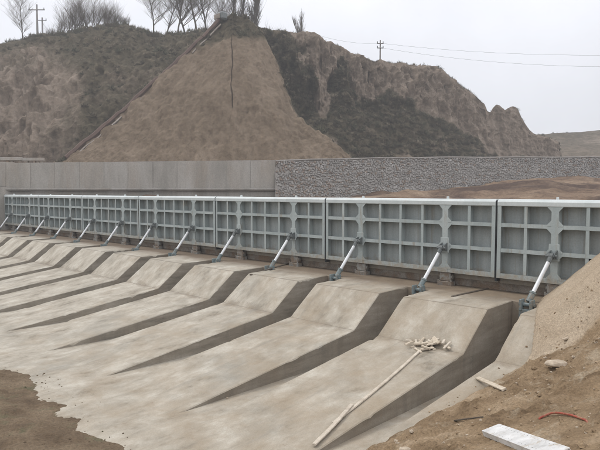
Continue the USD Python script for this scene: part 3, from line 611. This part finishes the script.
YS = [-0.87, -2.177, -3.248, -8.85]; ZS = [TL, -0.393, -1.204, -1.922]
W2 = 0.367
def block(x0, x1, seed, label, skew=0.0):
    nx = 40; sy = np.unique(np.r_[np.linspace(YS[0], YS[1], 16), np.linspace(YS[1], YS[2], 16), np.linspace(YS[2], YS[3], 56)])[::-1]
    sz_ = np.interp(-sy, -V(YS), ZS)
    # chamfered long edges: columns just inside the sides
    xx = np.r_[x0, x0 + 0.018, np.linspace(x0 + 0.1, x1 - 0.1, nx), x1 - 0.018, x1]
    X, Y = np.meshgrid(xx, sy, indexing='ij'); Z = np.broadcast_to(sz_[None], X.shape).copy()
    P = np.stack([X, Y, Z], -1)
    P[..., 0] -= skew * np.clip((-2.3 - Y) / 6, 0, 1) * np.clip((x1 - X) / (x1 - x0), 0, 1)
    taper = np.clip((Y - YS[3]) / 0.5, 0, 1)
    P[..., 2] += (nz(P, 0.5, 2, seed) * 0.016 + nz(P, 3.0, 3, seed + 1) * 0.006) * taper
    chip = np.clip(nz(P, 2.6, 4, seed + 2) - 0.13, 0, 1) * 0.55 * taper
    P[0, :, 2] -= 0.016 * taper[0] + chip[0]; P[-1, :, 2] -= 0.016 * taper[-1] + chip[-1]
    P[1, :, 2] -= chip[1] * 0.4; P[-2, :, 2] -= chip[-2] * 0.4
    wob = nz(P, 0.9, 3, seed + 3) * 0.018
    P[0, :, 0] += wob[0]; P[-1, :, 0] += wob[-1]
    ny = len(sy); v = P.reshape(-1, 3); f = grid_faces(len(xx), ny)
    f = f[:, ::-1] if np.cross(v[f[0, 1]] - v[f[0, 0]], v[f[0, 2]] - v[f[0, 0]])[2] < 0 else f
    bottom = ZF - 0.25; parts = [(v, f)]
    for row, sg in ((P[0], 1), (P[-1], -1)):
        nv = 7; t = np.linspace(0, 1, nv)
        S = row[:, None, :] * V([1, 1, 0]) + V([0, 0, 1.0]) * (row[:, None, 2:3] + (bottom - row[:, None, 2:3]) * t[None, :, None])
        S[:, 1:, 0] += (nz(S[:, 1:], 1.1, 3, seed + 5) * 0.03)
        ff = grid_faces(ny, nv); parts.append((S.reshape(-1, 3), ff if sg > 0 else ff[:, ::-1]))
    e0 = P[:, -1]; Eb = e0.copy(); Eb[:, 2] = bottom
    parts.append((np.stack([e0, Eb], 1).reshape(-1, 3), grid_faces(len(xx), 2)))
    o = thing('apron_block', label, 'concrete block', (0, 0, 0), 0, 'stepped concrete blocks of the apron')
    obj('top_face', cat([parts[0]]), CONC, o)
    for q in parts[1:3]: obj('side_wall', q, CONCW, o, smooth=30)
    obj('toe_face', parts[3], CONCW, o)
    return o
names = ['nearest complete concrete apron block, carrying the scrap wood pile'] + [f'stepped concrete apron block, {w} to the left of the one with the scrap wood' for w in
         ('first', 'second', 'third', 'fourth', 'fifth', 'sixth', 'seventh', 'eighth', 'ninth', 'tenth', 'eleventh')]
block(1.233 + W2, 5.6, 100, 'concrete apron block mostly buried under the dirt bank at right', 0.22)
for k in range(12): block(1.233 - 3 * (k + 1) + W2, 1.233 - 3 * k - W2, 110 + 10 * k, names[k])
block(-36.04, 1.233 - 36 - W2, 300, 'narrow last apron block against the far left pier')

# ------------------------------------------------------------------ dirt bank on the right
def apron_z(x, y):
    return np.where(y > YS[3], np.maximum(np.interp(-y, -V(YS), ZS), ZF), ZF + np.clip(-8.85 - y, 0, 99) * -0.035)
def bank_z(x, y):
    toe = np.interp(-y, [-3, 0.0, 1.0, 2.2, 3.0, 4.0, 5, 6, 7, 8.2, 10, 12, 14, 18, 26], [1.0, 1.25, 1.5, 1.95, 2.2, 2.05, 1.88, 1.7, 1.5, 1.3, 1.15, 1.5, 2.2, 3.0, 4.5])
    s = x - toe
    s = np.where(s < 0, s * 7, s)
    steep = np.interp(-y, [-3, 0, 1, 2.5, 4, 8, 14, 26], [0.95, 0.95, 0.92, 0.75, 0.50, 0.42, 0.45, 0.45])
    base = np.interp(-y, -V([1.0] + YS + [-40]), [TL] + ZS + [-2.6])
    topz = np.interp(-y, [-3, 0, 2, 5, 10, 14, 26], [1.9, 1.9, 1.5, 0.9, 0.55, 0.5, 0.5])
    z = base + steep * s
    k = 0.25
    z = topz - k * np.log1p(np.exp(np.clip((topz - z) / k, -40, 40)))  # soft minimum with the bank's top
    lim = base - 2.2
    return np.maximum(z, lim), s
gx = np.unique(np.r_[np.linspace(0.5, 9, 220), np.linspace(9, 40, 40)]); gy = np.unique(np.r_[np.linspace(-30, -15, 60), np.linspace(-15, 0.9, 330)])
X, Y = np.meshgrid(gx, gy, indexing='ij'); Z, S = bank_z(X, Y)
Pb = np.stack([X, Y, Z], -1); P0 = Pb * V([1, 1, 0])
rough = np.interp(-Y, [0, 2.0, 3.2, 4], [0.25, 0.35, 1, 1])
amp = np.clip(np.maximum(S, -0.2) * 1.3 + 0.25, 0.12, 1) * rough
def flat_hit(u, v):
    d = fwd + Rh * (u - 300) / FPX + upv * (225 - v) / FPX; t = 1.5
    while t < 40:
        p = CAM + d * t
        if p[2] < float(bank_z(V(p[0]), V(p[1]))[0]): return p
        t += 0.02
calm = 1.0
for u_, v_, rad_ in ((563, 418, 0.55), (528, 442, 0.7), (556, 452, 0.7), (468, 420, 0.3)):
    c_ = flat_hit(u_, v_); calm = calm * (1 - 0.8 * np.exp(-(((X - c_[0]) ** 2 + (Y - c_[1]) ** 2) / rad_ ** 2) ** 2))
amp = amp * calm
ridge = np.abs(nz(P0, 1.3, 3, 95))
Pb[..., 2] += amp * (nz(P0, 0.55, 4, 91) * 0.42 + nz(P0, 2.0, 4, 92) * 0.20 - ridge * 0.25 + 0.03 + nz(P0, 5.0, 3, 93) * 0.17 + np.clip(nz(P0, 7.0, 3, 94) - 0.06, 0, 1) * 0.24)
Pb[..., 2] += (nz(P0, 0.8, 3, 96) * 0.20 + nz(P0, 2.6, 3, 97) * 0.16) * np.clip(1 - np.abs(S) / 0.5, 0, 1) * rough
pale = np.clip((Y + 3.8 + 1.6 * nz(P0, 0.8, 4, 98) - 0.30 * (X - 2.2)) / 0.5, 0, 1) * 0.95
tag(obj('dirt_bank', (Pb.reshape(-1, 3), grid_faces(len(gx), len(gy))), SOIL, smooth=True, prim={'veg': pale.ravel()}), kind='structure')
from scipy.interpolate import RegularGridInterpolator
bankI = RegularGridInterpolator((gx, gy), Pb[..., 2], bounds_error=False, fill_value=-5)
def ray(u, v):
    d = fwd + Rh * (u - 300) / FPX + upv * (225 - v) / FPX; return d / np.linalg.norm(d)
def surf(x, y):
    a = apron_z(x, y)
    xm = (x - 1.233) % 3.0
    if y > YS[3] and (xm < W2 or xm > 3 - W2): a = ZF
    return max(float(a), float(bankI([[x, y]])[0]))
def hit(u, v):
    """ground point that the photo shows at (u, v)"""
    d = ray(u, v); t = 1.5
    while t < 60:
        p = CAM + d * t
        if p[2] < surf(p[0], p[1]): return V([p[0], p[1], surf(p[0], p[1])])
        t += 0.01
    return CAM + d * 10
def bn(x, y, e=0.12):
    n = V([-(surf(x + e, y) - surf(x - e, y)) / (2 * e), -(surf(x, y + e) - surf(x, y - e)) / (2 * e), 1.0]); return n / np.linalg.norm(n)

# soil crumbs over the bank
r = np.random.default_rng(61)
pos = []; 
while len(pos) < 3600:
    x, y = r.uniform(1.0, 8), r.uniform(-15.5, -2.2)
    z, s = bank_z(V(x), V(y))
    if s < -0.6 - 3.0 * r.random() ** 2: continue
    if math.hypot(x - CAM[0], y - CAM[1]) < 1.2: continue
    if meshkit.fbm(V([x, y, 0]) * 0.9, 3, 5) + r.normal(0, 0.08) < 0.5 and r.random() < 0.75: continue
    pos.append((x, y, surf(x, y)))
pos = V(pos); n = len(pos); sc = np.exp(r.normal(math.log(0.011), 0.55, n)); sc = np.clip(sc, 0.006, 0.075)
cl = []
for k in range(4):
    s_ = trimesh.creation.icosphere(1, 1.0); s_.vertices *= V([1, r.uniform(0.6, 0.9), r.uniform(0.5, 0.75)]); s_.vertices += r.normal(0, 0.14, s_.vertices.shape); cl.append((np.array(s_.vertices), np.array(s_.faces)))
instancer('soil_clods', 'loose crumbs and clods of brown soil on the near bank', 'soil clods', cl, pos + V([0, 0, 1.0]) * (sc * 0.15)[:, None], r.integers(0, 4, n), np.c_[sc, sc, sc], r.uniform(0, 6.28, n), [CLOD, SOIL, CLOD, ROCK])

# dry silt spread over the lower apron at bottom left
pts_ = [(-60, 366), (0, 371), (20, 373), (32, 381), (41, 388), (40, 396), (58, 403), (68, 408), (74, 420), (77, 431), (92, 438), (107, 443), (120, 456), (118, 520), (-60, 520)]
pl = []
for u, v in pts_:
    d = ray(u, v); t = (ZF - 0.06 - CAM[2]) / d[2]; p = CAM + d * t; pl.append((p[0], p[1]))
poly = Polygon(pl).buffer(0); x0, y0, x1, y1 = poly.bounds
import shapely
gx = np.linspace(x0 - 0.5, x1 + 0.5, 420); gy = np.linspace(y0 - 0.5, y1 + 0.5, 360); X, Y = np.meshgrid(gx, gy, indexing='ij')
PP = shapely.points(X.ravel(), Y.ravel()); din = shapely.distance(PP, poly.exterior).reshape(X.shape); ins = shapely.contains(poly, PP).reshape(X.shape)
sd = np.where(ins, din, -din)
P0 = np.stack([X, Y, 0 * X], -1)
sd = sd + nz(P0, 1.2, 4, 15) * 0.38 + nz(P0, 4, 4, 19) * 0.18 + nz(P0, 15, 3, 20) * 0.08
Z = apron_z(X, Y) + 0.0 + np.clip(sd * 0.14, -0.1, 0.16) + (nz(P0, 1.0, 4, 16) * 0.20 + nz(P0, 5.0, 3, 17) * 0.10) * np.clip(sd * 1.5 + 0.25, 0, 1)
tag(obj('silt_patch', (np.stack([X, Y, Z], -1).reshape(-1, 3), grid_faces(420, 360)), SILT, smooth=True), kind='structure')

r = np.random.default_rng(88); pos = []
while len(pos) < 300:
    x, y = r.uniform(x0 - 0.4, x1 + 0.6), r.uniform(y0, y1 + 0.6); i = int((x - gx[0]) / (gx[1] - gx[0])); j = int((y - gy[0]) / (gy[1] - gy[0]))
    if not (0 <= i < 420 and 0 <= j < 360): continue
    if sd[i, j] < -0.12 - abs(r.normal(0, 0.28)) or (sd[i, j] > 0.3 and r.random() < 0.7): continue
    pos.append((x, y, max(Z[i, j], float(apron_z(x, y)))))
pos = V(pos); sc = np.clip(np.exp(r.normal(math.log(0.010), 0.55, 300)), 0.005, 0.025)
instancer('silt_clods', 'crumbs of dark silt along the edge of the silt patch at bottom left', 'silt clods', cl, pos, r.integers(0, 4, 300), np.c_[sc, sc, sc], r.uniform(0, 6.28, 300), [SILT] * 4)

# ------------------------------------------------------------------ loose things in the foreground
def frame_from(xdir, up):
    xdir = xdir / np.linalg.norm(xdir); up = up - xdir * (up @ xdir); up /= np.linalg.norm(up); return np.c_[xdir, np.cross(up, xdir), up]
def plank(L, w, t, seed, bend=0.0, n=14, taper=0.0):
    """sawn stick along +x from the origin, slightly bowed, worn edges"""
    r = np.random.default_rng(seed); c = min(w, t) * 0.16
    sec = V([(-w / 2 + c, -t / 2), (w / 2 - c, -t / 2), (w / 2, -t / 2 + c), (w / 2, t / 2 - c), (w / 2 - c, t / 2), (-w / 2 + c, t / 2), (-w / 2, t / 2 - c), (-w / 2, -t / 2 + c)])
    X = np.linspace(0, L, n); v = []
    for x in X:
        k = 1 - taper * x / L; b = bend * math.sin(math.pi * x / L)
        v.append(np.c_[np.full(8, x) + r.normal(0, 0.004, 8) * (x in (0, L)), sec[:, 0] * k + b, sec[:, 1] * (1 - taper * 0.3 * x / L)] + r.normal(0, 0.0012, (8, 3)))
    v = np.vstack(v); f = []
    for i in range(n - 1):
        for j in range(8):
            p, q = i * 8 + j, i * 8 + (j + 1) % 8; f += [(p, p + 8, q + 8), (p, q + 8, q)]
    for j in range(1, 7): f += [(0, j, j + 1), ((n - 1) * 8, (n - 1) * 8 + j + 1, (n - 1) * 8 + j)]
    return v, V(f)[:, ::-1]
def lay(name, mesh, mat_, a, b, label, cat_, group=None, lift=0.0, up=None):
    """lay a stick from ground point a to ground point b"""
    v, f = mesh; Rm_ = frame_from(b - a, V([0, 0, 1.0]) if up is None else up); v = v @ Rm_.T + a + Rm_[:, 2] * lift
    return tag(obj(name, (v, f), mat_), label, cat_, group)
# scrap wood pile
r = np.random.default_rng(5)
c0 = hit(428, 346)
for k in range(30):
    du, dv = r.normal(0, 10.5), r.normal(0, 2.8); du = np.clip(du, -19, 20); dv = np.clip(dv, -6, 7)
    c = hit(428 + du, 346.5 + dv); L = r.uniform(0.13, 0.32); th = r.uniform(0, np.pi); w, t = r.uniform(0.035, 0.075), r.uniform(0.02, 0.045)
    d = V([math.cos(th), math.sin(th), r.normal(0, 0.18) if k > 6 else 0]); n_ = bn(c[0], c[1]); d = d - n_ * (d @ n_) * (1 if k <= 6 else 0.7); d /= np.linalg.norm(d)
    h = t / 2 + (0 if k <= 6 else r.uniform(0.015, 0.09))
    lay('wood_offcut', plank(L, w, t, k, 0, 4), WOOD if k % 3 else WOODG, c - d * L / 2 + n_ * h, c + d * L / 2 + n_ * h, 'short sawn wood offcut lying in the scrap heap on the near concrete block', 'wood offcut', 'scrap wood offcuts heaped on the near block', up=n_)
# long batten
a, b = hit(418, 353), hit(362, 398); e = hit(319, 440)
def batten(name, p, q, w, t, seed, bend, label, mt=WOODG, taper=0.0, lift=None):
    n_ = bn((p[0] + q[0]) / 2, (p[1] + q[1]) / 2); L = np.linalg.norm(q - p)
    return lay(name, plank(L, w, t, seed, bend, 22, taper), mt, p, q, label, 'batten' if 'batten' in name else 'plank', None, t / 2 + 0.006 if lift is None else lift, n_)
batten('long_batten', hit(420, 351.5), hit(334, 424), 0.06, 0.03, 3, 0.04, 'long thin pale batten running down the near block from the scrap heap')
batten('wide_batten', hit(352, 407), hit(314, 448), 0.07, 0.03, 4, 0.02, 'slightly wider weathered batten end jutting over the block edge at the bottom', lift=0.05)
batten('wood_plank', hit(478, 379.5), hit(505, 391.5), 0.085, 0.03, 6, 0.0, 'short pale wood plank lying on the brown dirt beside the near slot', WOOD, lift=0.03)
batten('dark_batten', hit(455, 421.5), hit(483, 418), 0.03, 0.02, 7, 0.01, 'thin dark stick lying on the dirt above the white panel', WOODD, lift=0.012)
batten('dark_plank', hit(251, 275.5), hit(291, 266.5), 0.10, 0.04, 8, 0.0, 'dark narrow plank lying on a block top below the fourth strut', WOODD, lift=0.02)
batten('muddy_plank', hit(452, 297), hit(492, 288), 0.07, 0.03, 9, 0.0, 'muddy dark plank on the block top behind the scrap wood', WOODD, lift=0.012)
# white perforated panel at the bottom edge
pa = hit(492, 431); pb = hit(556, 457.5); L = 1.75
xd = (pb - pa) * V([1, 1, 0]); xd /= np.linalg.norm(xd); sd_ = V([-xd[1], xd[0], 0])
tq = np.linspace(0, L, 12); hs = V([[surf(*(pa + xd * t_ + sd_ * w_)[:2]) for w_ in (-0.12, 0, 0.12)] for t_ in tq])
A_ = np.c_[np.ones(36), np.repeat(tq, 3), np.tile([-0.12, 0, 0.12], 12)]; cf = np.linalg.lstsq(A_, hs.ravel(), rcond=None)[0]
lift_ = np.percentile(hs.ravel() - A_ @ cf, 88) + 0.012
pa = V([pa[0], pa[1], cf[0] + lift_]); n_ = np.cross(xd + V([0, 0, cf[1]]), sd_ + V([0, 0, cf[2]])); n_ /= np.linalg.norm(n_); xd = xd + V([0, 0, cf[1]]); xd /= np.linalg.norm(xd)
Wd = 0.25
sheet = sbox(0, -Wd / 2, L, Wd / 2).buffer(-0.006).buffer(0.006, quad_segs=2)
from shapely.geometry import Point
rr = np.random.default_rng(8)
for i in range(18):
    for j in (-1, 1):
        if rr.random() < 0.8: sheet = sheet.difference(Point(0.05 + i * 0.085, j * 0.08).buffer(0.008, quad_segs=3))
e = trimesh.creation.extrude_polygon(sheet, 0.012, engine='earcut'); e.apply_translation([0, 0, 0.045])
Rm_ = frame_from(xd, n_)
wp = thing('white_panel', 'white perforated metal formwork panel lying on the dirt at bottom right', 'panel')
place = lambda m_: (np.array(m_.vertices) @ Rm_.T + pa + n_ * 0.0, np.array(m_.faces))
obj('panel_sheet', place(e), PANEL, wp)
for s in (-1, 1): obj('edge_flange', place(bx(0.004, L - 0.004, s * (Wd / 2 - 0.006) - 0.005, s * (Wd / 2 - 0.006) + 0.005, -0.015, 0.0445)), PANEL, wp)
obj('end_flange', place(bx(0.006, 0.016, -Wd / 2 + 0.02, Wd / 2 - 0.02, -0.015, 0.0445)), PANEL, wp)
# red hose
hu = V([539, 545, 553, 562, 572, 582, 588]); hv = V([419.5, 417.5, 416, 416, 417.5, 420.5, 423])
hp_ = V([hit(u, v) for u, v in zip(hu, hv)]); hp_[:, 2] = np.convolve(np.r_[hp_[0, 2], hp_[:, 2], hp_[-1, 2]], [0.25, 0.5, 0.25], 'valid') + V([0.0, 0.012, 0.022, 0.024, 0.02, 0.01, -0.004])
from scipy.interpolate import CubicSpline
tt = np.linspace(0, 6, 40); hp2 = CubicSpline(np.arange(7), hp_)(tt)
hp2[:, 2] = np.maximum(hp2[:, 2], [surf(q[0], q[1]) + 0.004 for q in hp2]); hp2[:, 2] = np.convolve(np.pad(hp2[:, 2], 4, 'edge'), np.ones(9) / 9, 'valid') + 0.008
hp2[-3:, 2] -= V([0.006, 0.014, 0.024]); hp2[:2, 2] -= V([0.016, 0.008])
tag(obj('hose_piece', tube(hp2, 0.013, 10), REDH, smooth=50), 'short curved piece of red hose half sunk in the brown dirt', 'hose')
# pale rocks
def rock(u, v, size, seed, label, sq=(1, 0.7, 0.45), sink=0.25):
    r = np.random.default_rng(seed); c = hit(u, v); s_ = trimesh.creation.icosphere(3, 1.0); q = s_.vertices
    q = q * (1 + (nz(q, 1.3, 3, seed) * 0.7)[:, None]); 
    for _ in range(7):
        n_ = r.normal(0, 1, 3); n_ /= np.linalg.norm(n_); h = r.uniform(0.55, 0.8); dd = q @ n_; q = q - n_[None] * np.clip(dd - h, 0, None)[:, None]
    q = q * V(sq) * size; q = q[:, 0:1] * Rh + q[:, 1:2] * Fh + q[:, 2:3] * V([0, 0, 1.0])
    tag(obj('rock', (q + c + V([0, 0, size * sq[2] * (1 - 2 * sink)]), s_.faces), ROCK, smooth=35), label, 'rock')
rock(557, 366, 0.19, 3, 'large pale flat clay lump in the middle of the brown dirt bank', (1, 0.75, 0.42))
rock(404, 452, 0.10, 4, 'pale stone at the bottom edge below the near slot', (1, 0.6, 0.5))
rock(227, 399, 0.025, 5, 'tiny pale pebble on the slot floor left of the near block', (1, 0.9, 0.8))
rock(566, 340, 0.06, 6, 'small clod above the pale clay lump on the bank', (1, 0.8, 0.6))

# ------------------------------------------------------------------ bare trees on the hill top
def grow(seed, h, kind):
    r = random.Random(seed); trunk, twigs = [], []
    def br(p, d, L, rad, lev):
        n = 5; pts = [p]; dd = d
        for i in range(n):
            dd = dd + V([r.gauss(0, 0.10), r.gauss(0, 0.10), r.gauss(0, 0.05) + (0.06 if lev else 0.02)]); dd = dd / np.linalg.norm(dd); pts.append(pts[-1] + dd * L / n)
        pts = V(pts); (trunk if lev == 0 else twigs).append(tube(pts, np.linspace(rad, rad * 0.45, n + 1), 6 if lev == 0 else 4 if lev == 1 else 3))
        if lev >= (3 if kind != 'poplar' else 2): return
        nb = {'spread': [15, 11, 11], 'poplar': [60, 10, 0], 'shrub': [7, 8, 8]}[kind][lev]
        for i in range(nb):
            t = r.uniform(0.22 if lev == 0 else 0.15, 1.0); k = min(n - 1, int(t * n)); q = pts[k] + (pts[k + 1] - pts[k]) * (t * n - k)
            ax = dd if lev else V([0, 0, 1.0]); th = r.uniform(0, 2 * math.pi)
            side = V([math.cos(th), math.sin(th), 0.0]); spread = {'spread': 0.95, 'poplar': 0.36, 'shrub': 0.8}[kind]
            nd = ax * (1 - spread * 0.4) + side * spread * r.uniform(0.6, 1.1) + V([0, 0, 0.25]); nd /= np.linalg.norm(nd)
            LL = L * {'spread': r.uniform(0.38, 0.62), 'poplar': (0.16 + 0.16 * (1 - t)) * r.uniform(0.8, 1.3) if lev == 0 else 0.5, 'shrub': r.uniform(0.45, 0.75)}[kind]
            br(q, nd, LL, max(rad * (0.45 - 0.2 * t), 0.0055), lev + 1)
    if kind == 'shrub':
        for _ in range(10): br(V([r.gauss(0, 0.3), r.gauss(0, 0.3), 0]), V([r.gauss(0, 0.45), r.gauss(0, 0.45), 1.0]) , h * r.uniform(0.5, 0.8), 0.05, 1)
    else: br(V([0, 0, 0.0]), V([r.gauss(0, 0.06), r.gauss(0, 0.06), 1.0]), h * (0.8 if kind == 'spread' else 1.0), h * 0.013, 0)
    return trunk, twigs
def ground_at(P, us_like, u, d):
    q = P.reshape(-1, 3); dd = (q - CAM) @ Fh; rr_ = (q - CAM) @ Rh; t = pt(u, d, 0 * u + rdz(30, d)); td, tr = (t - CAM) @ Fh, (t - CAM) @ Rh
    k = np.argsort((dd - td) ** 2 + (rr_ - tr) ** 2)[:6]; return V([t[0], t[1], q[k, 2].max()])
def tree(u, d, h, kind, seed, label, P=LP, group=None, cat_='tree', name='bare_tree', sink=0.3):
    p = ground_at(P, None, np.float64(u), np.float64(d)); o = thing(name, label, cat_, p - V([0, 0, sink]), 0, group)
    tk, tw = grow(seed, h, kind)
    if tk: obj('trunk', cat(tk), BARK, o, smooth=50)
    if tw: obj('branches' if kind != 'shrub' else 'stems', cat(tw), TWIG, o)
tree(22, 91, 7.0, 'spread', 1, 'crooked bare tree alone at far left of the hill top')
tree(153, 93, 10.2, 'spread', 2, 'leftmost bare tree of the row right of the scrub mound')
tree(166, 95, 10.8, 'spread', 3, 'second bare tree of the row right of the scrub mound')
tree(178, 93, 12, 'spread', 4, 'bare tree in the middle of the row above the drain chute')
tree(187, 96, 13, 'spread', 5, 'tall bare tree just left of the head of the drain chute')
tree(197, 93, 13, 'spread', 6, 'dense bare tree closest to the left of the drain chute head')
tree(207, 97, 13, 'spread', 12, 'bare tree directly behind the drain chute head')
tree(217, 95, 12, 'spread', 13, 'bare tree between the drain chute head and the poplars', SP)
tree(225, 98, 11, 'spread', 14, 'bare tree just left of the leftmost poplar', RP)
for k, (u, h) in enumerate(((234, 11.5), (241, 11), (247, 12), (254, 11.5))):
    tree(u, 96 + k, h, 'poplar', 20 + k, 'slim bare poplar above the top of the tan spur, ' + ('leftmost of four', 'second of four', 'third of four', 'rightmost of four')[k], RP)
tree(276, 93, 3.6, 'shrub', 30, 'low spreading bare bush right of the four poplars', RP, None, 'bush', 'bare_bush')
tree(269, 92, 2.8, 'shrub', 31, 'small bare bush just right of the rightmost poplar', RP, None, 'bush', 'bare_bush')
tree(297, 95, 6.5, 'poplar', 32, 'thin bare poplar of a pair standing apart, left one', RP)
tree(303, 94, 5.5, 'poplar', 33, 'thin bare poplar of a pair standing apart, right one', RP)
BL = ['outermost on the left beside the poles'] + [f'{w} of the thicket from its left end' for w in ('second', 'third', 'fourth', 'fifth', 'sixth', 'seventh', 'eighth', 'ninth', 'tenth')] + ['smallest, at the right end of the thicket']
for k, (u, d, h) in enumerate(((52, 93, 2.4), (63, 92, 3.6), (70, 90, 4.6), (77, 91, 5.4), (84, 90, 5.2), (90, 92, 5.6), (97, 91, 4.8), (104, 90, 4.2), (111, 92, 3.6), (119, 91, 2.8), (126, 91, 2.2))):
    tree(u, d, h, 'shrub', 40 + k, 'dense bare bush on the hill top mound, ' + BL[k], LP, 'bare bushes of the mound thicket', 'bush', 'bare_bush')
tree(514, 96.5, 1.6, 'shrub', 60, 'tiny bush on the tip of the cliff pinnacle', RP, None, 'bush', 'bare_bush', 0.1)

# ------------------------------------------------------------------ poles and wires
def pole(u, d, vtop, vbase, arms, label, rad=0.14):
    z1, z0 = float(rdz(vtop, d)), float(rdz(vbase, d)) - 2.5; p = pt(u, d, z0); o = thing('utility_pole', label, 'utility pole', p)
    hgt = z1 - z0; tk = tube(V([[0, 0, 0], [0, 0, hgt * 0.5], [0, 0, hgt]]), V([rad * 1.2, rad, rad * 0.75]), 8)
    obj('mast', tk, POLEC, o, smooth=50)
    for dz, w in arms:
        a = V([0, 0, hgt - dz]); e = Rh * w
        obj('cross_arm', cat([tube(V([a - e + Fh * -0.15, a + e + Fh * -0.15]), 0.07, 4)]), POLEC, o)
        for s in (-1, 1): obj('insulator', cat([tube(V([a + e * s * 0.9 - Fh * 0.15, a + e * s * 0.9 - Fh * 0.15 + V([0, 0, 0.35])]), V([0.07, 0.05]), 6)]), DARKM, o)
    return p + V([0, 0, hgt])
A1 = pole(38, 96, 4.5, 37, ((0.9, 1.35),), 'tall utility pole with one cross arm on the left hill top', 0.17)
pole(43, 99, 17.5, 37, ((0.5, 0.8),), 'shorter utility pole just right of the tall one on the left hill top', 0.15)
A2 = pole(380, 94, 40, 60, ((0.6, 0.5), (1.3, 0.5)), 'utility pole on the rim of the right cliff, carrying the wires', 0.12)
def wire(p, q, sag, label):
    t = np.linspace(0, 1, 40); c = p[None] * (1 - t[:, None]) + q[None] * t[:, None]; c[:, 2] -= sag * 4 * t * (1 - t)
    tag(obj('power_line', tube(c, 0.013, 4), DARKM), label, 'power line')
wire(A2 + V([0, 0, -0.5]), pt(760, 74, rdz(50, 74)), 1.2, 'upper thin power line running right from the cliff pole')
wire(A2 + V([0, 0, -1.2]), pt(760, 74, rdz(62, 74)), 1.6, 'lower thin power line running right from the cliff pole')
wire(A2 + V([0, 0, -0.6]), pt(296, 105, rdz(27, 105)), 0.8, 'short thin power line running left from the cliff pole')

# ------------------------------------------------------------------ air
hz = usdkit.material(stage, '/World/Looks/air', {'v': ('principled_volume', {'color': (0.95, 0.96, 0.98), 'density': 0.0008, 'anisotropy': 0.2})}, [], volume='v.volume')
tag(obj('haze', bx(-460, 460, -60, 470, -4.6, 48), hz), 'thin pale haze in the valley air', 'haze', kind='stuff')
